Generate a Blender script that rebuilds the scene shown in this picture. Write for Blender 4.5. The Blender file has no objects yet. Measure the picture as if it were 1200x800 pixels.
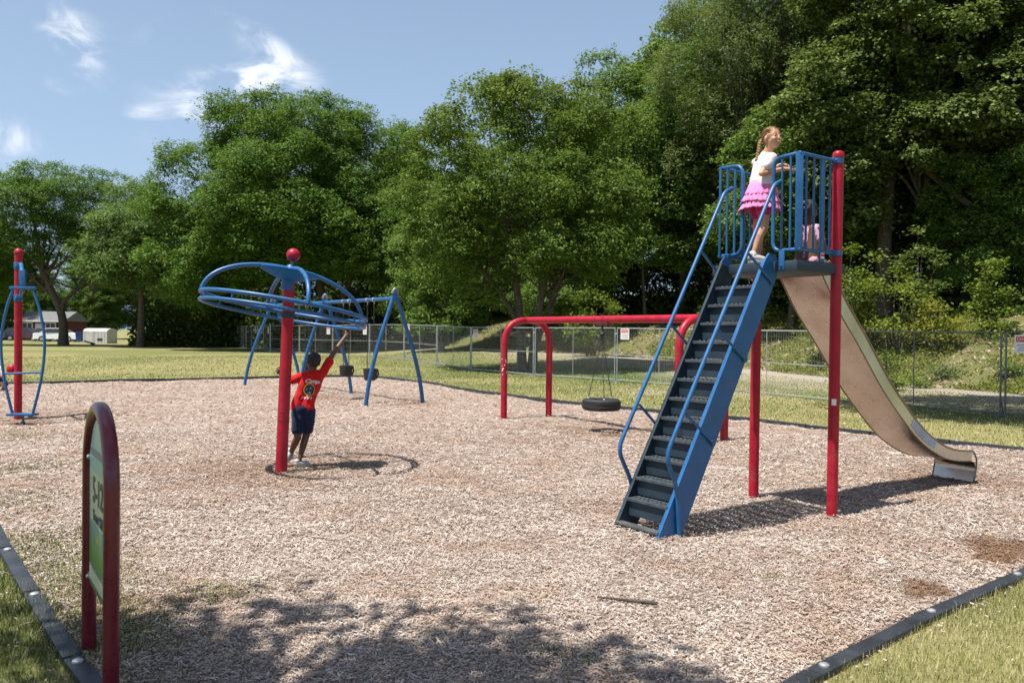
import bpy, bmesh, math, random
import numpy as np
from mathutils import Vector, Matrix
from mathutils.bvhtree import BVHTree

SC = bpy.context.scene
COL = SC.collection
R = math.radians

# ------------------------------------------------------------------ camera
ROLL, PITCH = R(0.6), R(-0.6)
fwd = Vector((0, math.cos(PITCH), math.sin(PITCH)))
r0 = Vector((1, 0, 0))
u0 = r0.cross(fwd)
up = u0 * math.cos(ROLL) - r0 * math.sin(ROLL)
rt = r0 * math.cos(ROLL) + u0 * math.sin(ROLL)
cam_d = bpy.data.cameras.new('camera')
cam = bpy.data.objects.new('camera', cam_d)
COL.objects.link(cam)
M = Matrix((rt, up, -fwd)).transposed().to_4x4()
M.translation = Vector((0, 0, 1.6))
cam.matrix_world = M
cam_d.sensor_width = 36
cam_d.lens = 28.0
cam_d.clip_start = 0.05
cam_d.clip_end = 6000
cam_d.dof.use_dof = True
cam_d.dof.focus_distance = 8.0
cam_d.dof.aperture_fstop = 3.5
SC.camera = cam

# ------------------------------------------------------------------ light
SUN_EL = R(69)
SUN_H = Vector((-0.86, -0.51, 0)).normalized()          # horizontal direction towards the sun
SKY_STRENGTH = 0.071
SUN_STRENGTH = 4.8
EXPOSURE = 0.78
sun_dir = SUN_H * math.cos(SUN_EL) + Vector((0, 0, math.sin(SUN_EL)))
sd = bpy.data.lights.new('sun', 'SUN')
sd.energy = SUN_STRENGTH
sd.angle = R(0.53)
sd.color = (1.0, 0.95, 0.87)
so = bpy.data.objects.new('sun', sd)
COL.objects.link(so)
so.rotation_euler = sun_dir.to_track_quat('Z', 'Y').to_euler()

world = bpy.data.worlds.new('World')
SC.world = world
world.use_nodes = True
SC.view_settings.view_transform = 'Standard'
SC.view_settings.look = 'None'
SC.view_settings.gamma = 1.0
SC.view_settings.exposure = EXPOSURE
SC.view_settings.use_curve_mapping = False


def build_world():
    nt = world.node_tree
    N, L = nt.nodes, nt.links
    N.clear()
    out = N.new('ShaderNodeOutputWorld')
    bg = N.new('ShaderNodeBackground')
    bg.inputs['Strength'].default_value = SKY_STRENGTH
    L.new(bg.outputs[0], out.inputs[0])
    sky = N.new('ShaderNodeTexSky')
    sky.sky_type = 'NISHITA'
    sky.sun_disc = False
    sky.sun_elevation = SUN_EL
    sky.sun_rotation = math.atan2(SUN_H.x, SUN_H.y)
    sky.air_density = 1.0
    sky.dust_density = 1.6
    sky.ozone_density = 1.3
    tc = N.new('ShaderNodeTexCoord')
    # soft fibrous noise in direction space
    mp = N.new('ShaderNodeMapping')
    mp.inputs['Scale'].default_value = (1.0, 1.0, 1.6)
    L.new(tc.outputs['Generated'], mp.inputs[0])
    nz = N.new('ShaderNodeTexNoise')
    nz.inputs['Scale'].default_value = 15.0
    nz.inputs['Detail'].default_value = 9.0
    nz.inputs['Roughness'].default_value = 0.6
    nz.inputs['Distortion'].default_value = 0.7
    L.new(mp.outputs[0], nz.inputs['Vector'])

    def vm(op, a, b):
        n = N.new('ShaderNodeVectorMath')
        n.operation = op
        for i, x in enumerate((a, b)):
            if x is None:
                continue
            if isinstance(x, (tuple, list, Vector)):
                n.inputs[i].default_value = tuple(x)
            else:
                L.new(x, n.inputs[i])
        return n

    def mth(op, a, b=0.0, clamp=False):
        n = N.new('ShaderNodeMath')
        n.operation = op
        n.use_clamp = clamp
        for i, x in enumerate((a, b)):
            if isinstance(x, (int, float)):
                n.inputs[i].default_value = x
            else:
                L.new(x, n.inputs[i])
        return n.outputs[0]
    # the single clouds: direction, half-length and half-width in radians, slant, weight
    clouds = [
        ((-0.553, 1, 0.376), 0.034, 0.020, -20, 0.75), ((-0.545, 1, 0.343), 0.030, 0.017, -58, 0.8),
        ((-0.575, 1, 0.305), 0.022, 0.010, -35, 0.5), ((-0.632, 1, 0.237), 0.028, 0.020, -20, 1.15),
        ((-0.462, 1, 0.370), 0.024, 0.014, 40, 0.42), ((-0.462, 1, 0.268), 0.018, 0.009, 5, 0.62),
        ((-0.312, 1, 0.356), 0.046, 0.015, -30, 0.95), ((-0.352, 1, 0.312), 0.070, 0.015, 10, 1.05),
        ((-0.300, 1, 0.310), 0.040, 0.022, -10, 1.0), ((-0.410, 1, 0.272), 0.040, 0.017, 15, 0.85),
        ((-0.006, 1, 0.304), 0.016, 0.010, 20, 0.9), ((-0.39, 1, 0.235), 0.06, 0.03, 0, 0.4),
        # beyond the frame, the same fair-weather scatter
        ((0.9, -0.6, 0.5), 0.10, 0.05, 10, 0.9), ((-0.8, -0.7, 0.6), 0.12, 0.05, -15, 0.9),
        ((0.2, -1, 0.4), 0.10, 0.04, 5, 0.9), ((-1, 0.1, 0.5), 0.10, 0.045, 20, 0.9),
        ((1, 0.3, 0.45), 0.09, 0.04, -10, 0.9),
    ]
    total = None
    for d, a, b, slant, w in clouds:
        d = Vector(d).normalized()
        side = Vector((0, 0, 1)).cross(d).normalized() * -1
        upv = side.cross(d).normalized()
        if upv.z < 0:
            upv = -upv
        ca, sa = math.cos(R(slant)), math.sin(R(slant))
        ax = (side * ca + upv * sa) / a
        ay = (upv * ca - side * sa) / b
        az = d / 0.3
        off = vm('SUBTRACT', tc.outputs['Generated'], tuple(d)).outputs[0]
        comps = []
        for axis in (ax, ay, az):
            comps.append(vm('DOT_PRODUCT', off, tuple(axis)).outputs['Value'])
        s = mth('ADD', mth('ADD', mth('POWER', mth('ABSOLUTE', comps[0]), 2.0), mth('POWER', mth('ABSOLUTE', comps[1]), 2.0)), mth('POWER', mth('ABSOLUTE', comps[2]), 2.0))
        g = mth('MULTIPLY', mth('EXPONENT', mth('MULTIPLY', s, -0.8)), w)
        total = g if total is None else mth('ADD', total, g)
    nn = mth('MULTIPLY', mth('SUBTRACT', nz.outputs['Fac'], 0.47), 4.2)
    dens = mth('MULTIPLY', total, mth('ADD', 0.55, nn), False)
    mr = N.new('ShaderNodeMapRange')
    mr.interpolation_type = 'SMOOTHSTEP'
    mr.inputs['From Min'].default_value = 0.14
    mr.inputs['From Max'].default_value = 1.5
    mr.inputs['To Max'].default_value = 0.88
    L.new(dens, mr.inputs['Value'])
    # thin summer haze: the blue is a little milky, more so low down
    sep = N.new('ShaderNodeSeparateXYZ')
    L.new(tc.outputs['Generated'], sep.inputs[0])
    hz = N.new('ShaderNodeMapRange')
    hz.inputs['From Min'].default_value = 0.0
    hz.inputs['From Max'].default_value = 0.6
    hz.inputs['To Min'].default_value = 0.85
    hz.inputs['To Max'].default_value = 0.16
    L.new(sep.outputs['Z'], hz.inputs['Value'])
    mh = N.new('ShaderNodeMix')
    mh.data_type = 'RGBA'
    L.new(hz.outputs[0], mh.inputs['Factor'])
    L.new(sky.outputs[0], mh.inputs[6])
    mh.inputs[7].default_value = (4.3, 5.9, 8.1, 1)
    mx = N.new('ShaderNodeMix')
    mx.data_type = 'RGBA'
    L.new(mr.outputs[0], mx.inputs['Factor'])
    L.new(mh.outputs[2], mx.inputs[6])
    mx.inputs[7].default_value = (9.0, 9.3, 9.9, 1)
    L.new(mx.outputs[2], bg.inputs['Color'])


build_world()

# ------------------------------------------------------------------ helpers
MATS = {}


def mat_base(name):
    m = bpy.data.materials.new(name)
    m.use_nodes = True
    nt = m.node_tree
    p = nt.nodes['Principled BSDF']
    MATS[name] = m
    return m, nt, p


def ramp(nt, fac, stops):
    r = nt.nodes.new('ShaderNodeValToRGB')
    el = r.color_ramp.elements
    while len(el) < len(stops):
        el.new(0.5)
    for e, (pos, c) in zip(el, stops):
        e.position = pos
        e.color = (*c, 1)
    nt.links.new(fac, r.inputs[0])
    return r.outputs[0]


def noise(nt, scale, detail=4, rough=0.55, vec=None, dist=0.0):
    n = nt.nodes.new('ShaderNodeTexNoise')
    n.inputs['Scale'].default_value = scale
    n.inputs['Detail'].default_value = detail
    n.inputs['Roughness'].default_value = rough
    n.inputs['Distortion'].default_value = dist
    if vec is None:
        tc = nt.nodes.new('ShaderNodeTexCoord')
        vec = tc.outputs['Object']
    nt.links.new(vec, n.inputs['Vector'])
    return n.outputs['Fac']


def mixc(nt, fac, a, b, mode='MIX'):
    m = nt.nodes.new('ShaderNodeMix')
    m.data_type = 'RGBA'
    m.blend_type = mode
    for sock, v in ((m.inputs['Factor'], fac), (m.inputs[6], a), (m.inputs[7], b)):
        if isinstance(v, (int, float)):
            sock.default_value = v
        elif isinstance(v, tuple):
            sock.default_value = (*v, 1)
        else:
            nt.links.new(v, sock)
    return m.outputs[2]


def maprange(nt, v, a, b, c=0.0, d=1.0):
    m = nt.nodes.new('ShaderNodeMapRange')
    m.inputs['From Min'].default_value = a
    m.inputs['From Max'].default_value = b
    m.inputs['To Min'].default_value = c
    m.inputs['To Max'].default_value = d
    nt.links.new(v, m.inputs['Value'])
    return m.outputs[0]


def bump(nt, p, h, strength, dist=0.01):
    b = nt.nodes.new('ShaderNodeBump')
    b.inputs['Strength'].default_value = strength
    b.inputs['Distance'].default_value = dist
    nt.links.new(h, b.inputs['Height'])
    nt.links.new(b.outputs[0], p.inputs['Normal'])


def attr(nt, name):
    a = nt.nodes.new('ShaderNodeAttribute')
    a.attribute_name = name
    return a.outputs['Fac']


def island(nt):
    return nt.nodes.new('ShaderNodeNewGeometry').outputs['Random Per Island']


def painted(name, col, rough=0.38, wear=0.25, metal=0.0, scale=7.0, coat=0.15, wearcol=None, spec=0.5, chipped=False):
    m, nt, p = mat_base(name)
    f = noise(nt, scale, 6, 0.65)
    f2 = noise(nt, scale * 9, 3, 0.6)
    dk = tuple(c * (1 - wear) for c in col)
    lt = wearcol or tuple(min(1, c * (1 + wear * 0.8) + 0.012 * wear) for c in col)
    c = ramp(nt, f, [(0.3, dk), (0.52, col), (0.75, lt)])
    c = mixc(nt, maprange(nt, f2, 0.58, 0.75, 0, 0.35 * wear * 2), c, tuple(min(1, x * 0.6 + 0.05) for x in col))
    if chipped:
        tcp = nt.nodes.new('ShaderNodeTexCoord')
        mpp = nt.nodes.new('ShaderNodeMapping')
        mpp.inputs['Scale'].default_value = (26, 26, 1.6)
        nt.links.new(tcp.outputs['Object'], mpp.inputs[0])
        st = noise(nt, 1.0, 5, 0.65, vec=mpp.outputs[0])
        c = mixc(nt, maprange(nt, st, 0.52, 0.75, 0, 0.5), c, tuple(min(1, x * 0.72 + 0.045) for x in col))
        ch = noise(nt, 42, 4, 0.7)
        c = mixc(nt, maprange(nt, ch, 0.685, 0.71, 0, 0.85), c, (0.20, 0.17, 0.155))
        gr = noise(nt, 3.2, 7, 0.75)
        c = mixc(nt, maprange(nt, gr, 0.56, 0.75, 0, 0.35), c, (0.16, 0.12, 0.09))
    nt.links.new(c, p.inputs['Base Color'])
    nt.links.new(maprange(nt, f, 0.2, 0.8, rough - 0.08, rough + 0.14), p.inputs['Roughness'])
    p.inputs['Metallic'].default_value = metal
    p.inputs['Coat Weight'].default_value = coat
    p.inputs['Coat Roughness'].default_value = 0.2
    p.inputs['Specular IOR Level'].default_value = spec
    bump(nt, p, f2, 0.06, 0.002)
    return m


def cloth(name, col, var=0.15, rough=0.9, scale=25):
    m, nt, p = mat_base(name)
    f = noise(nt, scale, 4, 0.6)
    c = ramp(nt, f, [(0.3, tuple(x * (1 - var) for x in col)), (0.7, tuple(min(1, x * (1 + var)) for x in col))])
    nt.links.new(c, p.inputs['Base Color'])
    p.inputs['Roughness'].default_value = rough
    p.inputs['Sheen Weight'].default_value = 0.15
    p.inputs['Specular IOR Level'].default_value = 0.2
    bump(nt, p, noise(nt, 30, 3, 0.5), 0.35, 0.008)
    return m


def skin(name, col):
    m, nt, p = mat_base(name)
    f = noise(nt, 18, 4, 0.6)
    c = ramp(nt, f, [(0.3, tuple(x * 0.86 for x in col)), (0.7, tuple(min(1, x * 1.1) for x in col))])
    nt.links.new(c, p.inputs['Base Color'])
    p.inputs['Roughness'].default_value = 0.5
    p.inputs['Subsurface Weight'].default_value = 0.08
    p.inputs['Subsurface Radius'].default_value = (0.01, 0.004, 0.002)
    p.inputs['Specular IOR Level'].default_value = 0.4
    return m


RED = painted('red_paint', (0.36, 0.006, 0.024), 0.40, 0.28, coat=0.04, spec=0.3, chipped=True)
REDDK = painted('maroon_paint', (0.14, 0.005, 0.02), 0.26, 0.3, chipped=True)
BLUE = painted('blue_paint', (0.008, 0.095, 0.26), 0.42, 0.22, coat=0.05, chipped=True)
WALLSTEEL = painted('chute_wall_steel', (0.60, 0.61, 0.58), 0.30, 0.18, metal=0.92, scale=3, coat=0.0)
BLUEPL = painted('deep_blue_plate', (0.006, 0.12, 0.36), 0.6, 0.15, coat=0.0, spec=0.15)
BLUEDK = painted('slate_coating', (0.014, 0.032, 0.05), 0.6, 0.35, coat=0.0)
TREAD = painted('grit_tread_coating', (0.045, 0.060, 0.074), 0.7, 0.45, scale=22, coat=0.0)
STEEL = painted('galvanised_steel', (0.42, 0.44, 0.45), 0.42, 0.25, metal=0.55, coat=0.0)
WIRE = painted('fence_wire', (0.40, 0.42, 0.42), 0.5, 0.2, metal=0.3, coat=0.0)
DKSTEEL = painted('weathered_steel', (0.16, 0.17, 0.18), 0.45, 0.3, metal=0.6, coat=0.0)
PLASTIC = painted('black_plastic', (0.024, 0.028, 0.036), 0.5, 0.4, scale=5, coat=0.0)
RUBBER = painted('black_rubber', (0.018, 0.018, 0.02), 0.6, 0.3, coat=0.0)
CHAIN = painted('chain_steel', (0.06, 0.055, 0.05), 0.5, 0.3, metal=0.5, coat=0.0)
WHITE = painted('white_panel', (0.72, 0.72, 0.70), 0.5, 0.1, coat=0.0)
SIGNRED = painted('sign_red', (0.55, 0.03, 0.03), 0.5, 0.1, coat=0.0)
INK = painted('dark_ink', (0.02, 0.022, 0.025), 0.6, 0.1, coat=0.0)
GREYINK = painted('grey_print', (0.30, 0.30, 0.31), 0.6, 0.1, coat=0.0)

# stainless slide sheet: dull brushed metal
m, nt, p = mat_base('stainless_sheet')
f = noise(nt, 3.0, 6, 0.6)
f2 = noise(nt, 60, 2, 0.5)
nt.links.new(ramp(nt, f, [(0.3, (0.40, 0.34, 0.28)), (0.7, (0.58, 0.52, 0.46))]), p.inputs['Base Color'])
p.inputs['Metallic'].default_value = 1.0
nt.links.new(maprange(nt, f, 0.25, 0.75, 0.16, 0.40), p.inputs['Roughness'])
bump(nt, p, f, 0.06, 0.01)
STAINLESS = m
RIM = painted('slide_rim', (0.26, 0.20, 0.13), 0.5, 0.3, metal=0.6, coat=0.0)


class MB:
    """collects shapes, then links them as one mesh object"""

    def __init__(self):
        self.v, self.f = [], []

    def add(self, vs, fs):
        o = len(self.v)
        self.v += [tuple(x) for x in vs]
        self.f += [tuple(i + o for i in f) for f in fs]

    def box(self, c, s, rot=None, bev=0.0):
        c = Vector(c)
        hx, hy, hz = s[0] / 2, s[1] / 2, s[2] / 2
        if bev <= 0:
            vs = [Vector((x, y, z)) for z in (-hz, hz) for x, y in ((-hx, -hy), (hx, -hy), (hx, hy), (-hx, hy))]
            fs = [(3, 2, 1, 0), (4, 5, 6, 7), (0, 1, 5, 4), (1, 2, 6, 5), (2, 3, 7, 6), (3, 0, 4, 7)]
        else:
            b = min(bev, hx * 0.9, hy * 0.9, hz * 0.9)
            bm = bmesh.new()
            bmesh.ops.create_cube(bm, size=1)
            for v in bm.verts:
                v.co = Vector((v.co.x * s[0], v.co.y * s[1], v.co.z * s[2]))
            bmesh.ops.bevel(bm, geom=list(bm.edges), offset=b, segments=2, affect='EDGES', profile=0.6)
            bm.verts.index_update()
            vs = [v.co.copy() for v in bm.verts]
            fs = [tuple(v.index for v in f.verts) for f in bm.faces]
            bm.free()
        if rot is not None:
            vs = [rot @ v for v in vs]
        self.add([v + c for v in vs], fs)

    def tube(self, pts, r, seg=10, closed=False, caps=True, rr=None):
        pts = [Vector(q) for q in pts]
        n = len(pts)
        rs = rr if rr is not None else [r] * n
        vs, fs = [], []
        nrm = None
        for i, q in enumerate(pts):
            if closed:
                t = (pts[(i + 1) % n] - pts[i - 1])
            else:
                t = pts[min(i + 1, n - 1)] - pts[max(i - 1, 0)]
            t.normalize()
            if nrm is None:
                a = Vector((0, 0, 1)) if abs(t.z) < 0.9 else Vector((1, 0, 0))
                nrm = (a - t * a.dot(t)).normalized()
            else:
                nrm = (nrm - t * nrm.dot(t))
                if nrm.length < 1e-6:
                    nrm = t.orthogonal()
                nrm.normalize()
            b = t.cross(nrm)
            for k in range(seg):
                an = 2 * math.pi * k / seg
                vs.append(q + (nrm * math.cos(an) + b * math.sin(an)) * rs[i])
        m = n if closed else n - 1
        for i in range(m):
            j = (i + 1) % n
            for k in range(seg):
                k2 = (k + 1) % seg
                fs.append((i * seg + k, i * seg + k2, j * seg + k2, j * seg + k))
        if caps and not closed:
            fs.append(tuple(range(seg - 1, -1, -1)))
            fs.append(tuple((n - 1) * seg + k for k in range(seg)))
        self.add(vs, fs)

    def lathe(self, prof, c, seg=20, axis=None):
        """prof: list of (radius, height) along axis"""
        c = Vector(c)
        q = Vector((0, 0, 1)).rotation_difference(Vector(axis).normalized()) if axis is not None else None
        vs, fs = [], []
        for r, h in prof:
            for k in range(seg):
                a = 2 * math.pi * k / seg
                v = Vector((r * math.cos(a), r * math.sin(a), h))
                vs.append((q @ v if q else v) + c)
        for i in range(len(prof) - 1):
            for k in range(seg):
                k2 = (k + 1) % seg
                fs.append((i * seg + k, i * seg + k2, (i + 1) * seg + k2, (i + 1) * seg + k))
        fs.append(tuple(range(seg - 1, -1, -1)))
        fs.append(tuple((len(prof) - 1) * seg + k for k in range(seg)))
        self.add(vs, fs)

    def ball(self, c, r, seg=16, rings=10, scale=(1, 1, 1), rot=None):
        c = Vector(c)
        vs, fs = [], []
        for i in range(1, rings):
            th = math.pi * i / rings
            for k in range(seg):
                a = 2 * math.pi * k / seg
                vs.append(Vector((r * scale[0] * math.sin(th) * math.cos(a), r * scale[1] * math.sin(th) * math.sin(a), r * scale[2] * math.cos(th))))
        vs.append(Vector((0, 0, r * scale[2])))
        vs.append(Vector((0, 0, -r * scale[2])))
        top, bot = len(vs) - 2, len(vs) - 1
        for i in range(rings - 2):
            for k in range(seg):
                k2 = (k + 1) % seg
                fs.append((i * seg + k, (i + 1) * seg + k, (i + 1) * seg + k2, i * seg + k2))
        for k in range(seg):
            k2 = (k + 1) % seg
            fs.append((top, k, k2))
            fs.append((bot, (rings - 2) * seg + k2, (rings - 2) * seg + k))
        if rot is not None:
            vs = [rot @ v for v in vs]
        self.add([v + c for v in vs], fs)

    def prism(self, outline, d0, d1):
        """outline: list of 3D points; swept from offset vector d0 to d1"""
        d0, d1 = Vector(d0), Vector(d1)
        o = [Vector(q) for q in outline]
        n = len(o)
        vs = [q + d0 for q in o] + [q + d1 for q in o]
        fs = [tuple(range(n - 1, -1, -1)), tuple(range(n, 2 * n))]
        for i in range(n):
            j = (i + 1) % n
            fs.append((i, j, n + j, n + i))
        self.add(vs, fs)

    def build(self, name, mat, parent=None, smooth=True, angle=40, local=False):
        me = bpy.data.meshes.new(name)
        base = Vector((0, 0, 0))
        if parent is not None and not local:
            base = root_loc(parent)
        me.from_pydata([tuple(Vector(v) - base) for v in self.v], [], self.f)
        me.update()
        bm = bmesh.new()
        bm.from_mesh(me)
        bmesh.ops.recalc_face_normals(bm, faces=list(bm.faces))
        bm.to_mesh(me)
        bm.free()
        if smooth:
            me.polygons.foreach_set('use_smooth', [True] * len(me.polygons))
            me.set_sharp_from_angle(angle=R(angle))
        if mat is not None:
            for q in (mat if isinstance(mat, (list, tuple)) else [mat]):
                me.materials.append(q)
        o = bpy.data.objects.new(name, me)
        COL.objects.link(o)
        if parent is not None:
            o.parent = parent
        return o


def root_loc(o):
    v = Vector((0, 0, 0))
    while o is not None:
        v += o.location
        o = o.parent
    return v


def thing(name, label, cat, loc=(0, 0, 0), group=None, rz=0.0):
    o = bpy.data.objects.new(name, None)
    o.empty_display_size = 0.1
    COL.objects.link(o)
    o.location = loc
    o.rotation_euler = (0, 0, rz)
    o['label'] = label
    o['category'] = cat
    if group:
        o['group'] = group
    return o


def tag(o, label, cat, group=None):
    o['label'] = label
    o['category'] = cat
    if group:
        o['group'] = group
    return o


def np_mesh(name, verts, k, mat, attrs=None, parent=None, smooth=False, kind=None):
    """verts (N*k,3): N separate faces of k corners"""
    verts = np.asarray(verts, dtype=np.float32).reshape(-1, 3)
    n = len(verts) // k
    me = bpy.data.meshes.new(name)
    me.vertices.add(n * k)
    me.vertices.foreach_set('co', verts.ravel())
    me.loops.add(n * k)
    me.loops.foreach_set('vertex_index', np.arange(n * k, dtype=np.int32))
    me.polygons.add(n)
    me.polygons.foreach_set('loop_start', np.arange(0, n * k, k, dtype=np.int32))
    me.polygons.foreach_set('loop_total', np.full(n, k, dtype=np.int32))
    me.update(calc_edges=True)
    for an, av in (attrs or {}).items():
        a = me.attributes.new(an, 'FLOAT', 'POINT')
        a.data.foreach_set('value', np.repeat(np.asarray(av, dtype=np.float32), k))
    me.materials.append(mat)
    o = bpy.data.objects.new(name, me)
    COL.objects.link(o)
    if parent is not None:
        o.parent = parent
    if kind:
        o['kind'] = kind
    return o


def catmull(pts, sub=8, closed=False):
    pts = [Vector(q) for q in pts]
    n = len(pts)
    out = []
    rng = range(n if closed else n - 1)
    for i in rng:
        if closed:
            a, b, c, d = pts[i - 1], pts[i], pts[(i + 1) % n], pts[(i + 2) % n]
        else:
            a, b, c, d = pts[max(i - 1, 0)], pts[i], pts[i + 1], pts[min(i + 2, n - 1)]
        for k in range(sub):
            t = k / sub
            out.append(0.5 * ((2 * b) + (c - a) * t + (2 * a - 5 * b + 4 * c - d) * t * t + (3 * b - a - 3 * c + d) * t ** 3))
    if not closed:
        out.append(pts[-1])
    return out


def S(t):
    t = np.clip(t, 0, 1)
    return t * t * (3 - 2 * t)


# value noise for terrain, numpy
_rs = np.random.RandomState(5)
_tab = _rs.rand(256, 256)


def vnoise(x, y):
    x = np.asarray(x, float)
    y = np.asarray(y, float)
    xi, yi = np.floor(x).astype(int), np.floor(y).astype(int)
    fx, fy = x - xi, y - yi
    fx, fy = fx * fx * (3 - 2 * fx), fy * fy * (3 - 2 * fy)
    g = lambda a, b: _tab[a % 256, b % 256]
    return (g(xi, yi) * (1 - fx) * (1 - fy) + g(xi + 1, yi) * fx * (1 - fy) + g(xi, yi + 1) * (1 - fx) * fy + g(xi + 1, yi + 1) * fx * fy) - 0.5


# ------------------------------------------------------------------ terrain
TRAIL = np.array([(-40, 82), (-14, 60), (-2.6, 48), (4.4, 41), (8.75, 34), (11.25, 30), (12.8, 26), (13.6, 24), (14.1, 22), (15.5, 17), (17, 10), (18, 0), (18, -40)], float)


def sdist_poly(x, y, P):
    """signed distance to an open polyline, positive on its right (far) side"""
    x = np.asarray(x, float)
    y = np.asarray(y, float)
    best = np.full(x.shape, 1e9)
    sg = np.ones(x.shape)
    for (ax, ay), (bx, by) in zip(P[:-1], P[1:]):
        dx, dy = bx - ax, by - ay
        t = np.clip(((x - ax) * dx + (y - ay) * dy) / (dx * dx + dy * dy), 0, 1)
        qx, qy = x - (ax + t * dx), y - (ay + t * dy)
        d = np.hypot(qx, qy)
        s = -(dx * (y - ay) - dy * (x - ax))
        m = d < best
        best = np.where(m, d, best)
        sg = np.where(m, np.sign(-s), sg)
    return best * sg


def trail_t(x, y):
    return sdist_poly(x, y, TRAIL)


def ground_z(x, y):
    x = np.asarray(x, float)
    y = np.asarray(y, float)
    z = -0.14 * S((x - 3) / 7) * S((y - 11.5) / 6)
    z = z + 0.13 * S((y - 27) / 12) * S((0 - x) / 5)
    t = trail_t(x, y)
    far = S((y - 26) / 14)
    z = z + (0.12 + 0.38 * far) * S((t + 9) / 9) * S((x + 12) / 10)
    bank = 0.33 * np.clip(t - 0.9, 0, 6.5) + 0.13 * np.clip(t - 7.4, 0, 22) + 0.05 * np.clip(t - 29.4, 0, 150)
    bw = S((x + 22) / 20)
    z = z + bank * bw * S((t - 0.5) / 3)
    z = z + 0.22 * vnoise(x * 0.55, y * 0.55) * S((t - 1.5) / 3) + 0.03 * vnoise(x * 0.7, y * 0.7) * S((np.hypot(x, y) - 9) / 8)
    # the wooded rise beyond the far lawn
    z = z + 0.04 * np.clip(y - 78, 0, 60) * S((y - 78) / 15) * (1 - bw) * S((x + 37) / 8)
    return z


BORDER_FAR = [(-18.5, 19.5), (-16.3, 21.6), (-14.3, 22.25), (-13.09, 22.63), (-11.16, 24.6), (-8.69, 26.17), (-6.4, 27.7), (-4.6, 27.3), (-2.62, 24.53), (-0.9, 21.25), (0.81, 18.56), (2.5, 16.6), (3.96, 15.33), (5.15, 13.8), (5.88, 12.72), (7.21, 11.17), (7.9, 10.2)]
BORDER_LEFT = [(-6.6, 9.4), (-5.1, 7.6), (-3.92, 6.1), (-3.43, 5.45), (-2.6, 4.42), (-1.94, 3.61), (-1.25, 2.85)]
BORDER_RIGHT = [(0.55, 2.9), (1.38, 3.66), (1.89, 4.13), (2.79, 4.83), (3.45, 5.33), (4.6, 6.2), (5.9, 7.2)]
POLY = np.array([(q.x, q.y) for q in catmull([(a, b, 0) for a, b in BORDER_FAR], 4)] + [(7.7, 9.0)] +
                BORDER_RIGHT[::-1] + [(-0.3, 2.3)] + BORDER_LEFT[::-1] + [(-9, 12), (-13, 15.5)])


def inside(x, y, P=POLY):
    x = np.asarray(x, float)
    y = np.asarray(y, float)
    c = np.zeros(x.shape, bool)
    n = len(P)
    j = n - 1
    for i in range(n):
        xi, yi = P[i]
        xj, yj = P[j]
        m = ((yi > y) != (yj > y)) & (x < (xj - xi) * (y - yi) / (yj - yi + 1e-12) + xi)
        c ^= m
        j = i
    return c


def near_poly(x, y, P=POLY):
    """nearest boundary point and distance"""
    x = np.asarray(x, float)
    y = np.asarray(y, float)
    best = np.full(x.shape, 1e9)
    bx = np.zeros(x.shape)
    by = np.zeros(x.shape)
    Q = np.vstack([P, P[:1]])
    for (ax, ay), (cx, cy) in zip(Q[:-1], Q[1:]):
        dx, dy = cx - ax, cy - ay
        t = np.clip(((x - ax) * dx + (y - ay) * dy) / (dx * dx + dy * dy + 1e-12), 0, 1)
        qx, qy = ax + t * dx, ay + t * dy
        d = np.hypot(x - qx, y - qy)
        m = d < best
        best = np.where(m, d, best)
        bx = np.where(m, qx, bx)
        by = np.where(m, qy, by)
    return best, bx, by


WORN = [(-2.55, 9.3, 0.85, -0.035), (-8.4, 14.0, 0.9, -0.12), (1.55, 13.3, 1.0, -0.07), (5.2, 9.0, 0.7, -0.05),
        (-3.3, 18.3, 0.8, -0.06), (-4.2, 19.3, 0.8, -0.06), (0.95, 6.15, 0.55, 0.03)]


def mulch_z(x, y):
    x = np.asarray(x, float)
    y = np.asarray(y, float)
    z = 0.012 + 0.05 * vnoise(x * 0.9 + 7, y * 0.9) + 0.022 * vnoise(x * 2.7, y * 2.7 + 3) + 0.012 * vnoise(x * 7, y * 7)
    for cx, cy, r, h in WORN:
        z = z + h * np.exp(-((x - cx) ** 2 + (y - cy) ** 2) / (r * r))
    return z


def worn_mask(x, y):
    w = np.zeros(np.shape(x))
    for cx, cy, r, h in WORN[:6]:
        w = np.maximum(w, np.exp(-(((x - cx) ** 2 + (y - cy) ** 2) / (r * r * 2.4))))
    w = w * np.clip(0.75 + 1.6 * vnoise(np.asarray(x) * 1.7, np.asarray(y) * 1.7) + 0.8 * vnoise(np.asarray(x) * 5, np.asarray(y) * 5), 0, 1)
    return w


def gz(x, y):
    """height of what one stands on"""
    if bool(inside(np.array([x]), np.array([y]))[0]):
        return float(mulch_z(x, y))
    return float(ground_z(x, y))


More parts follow.
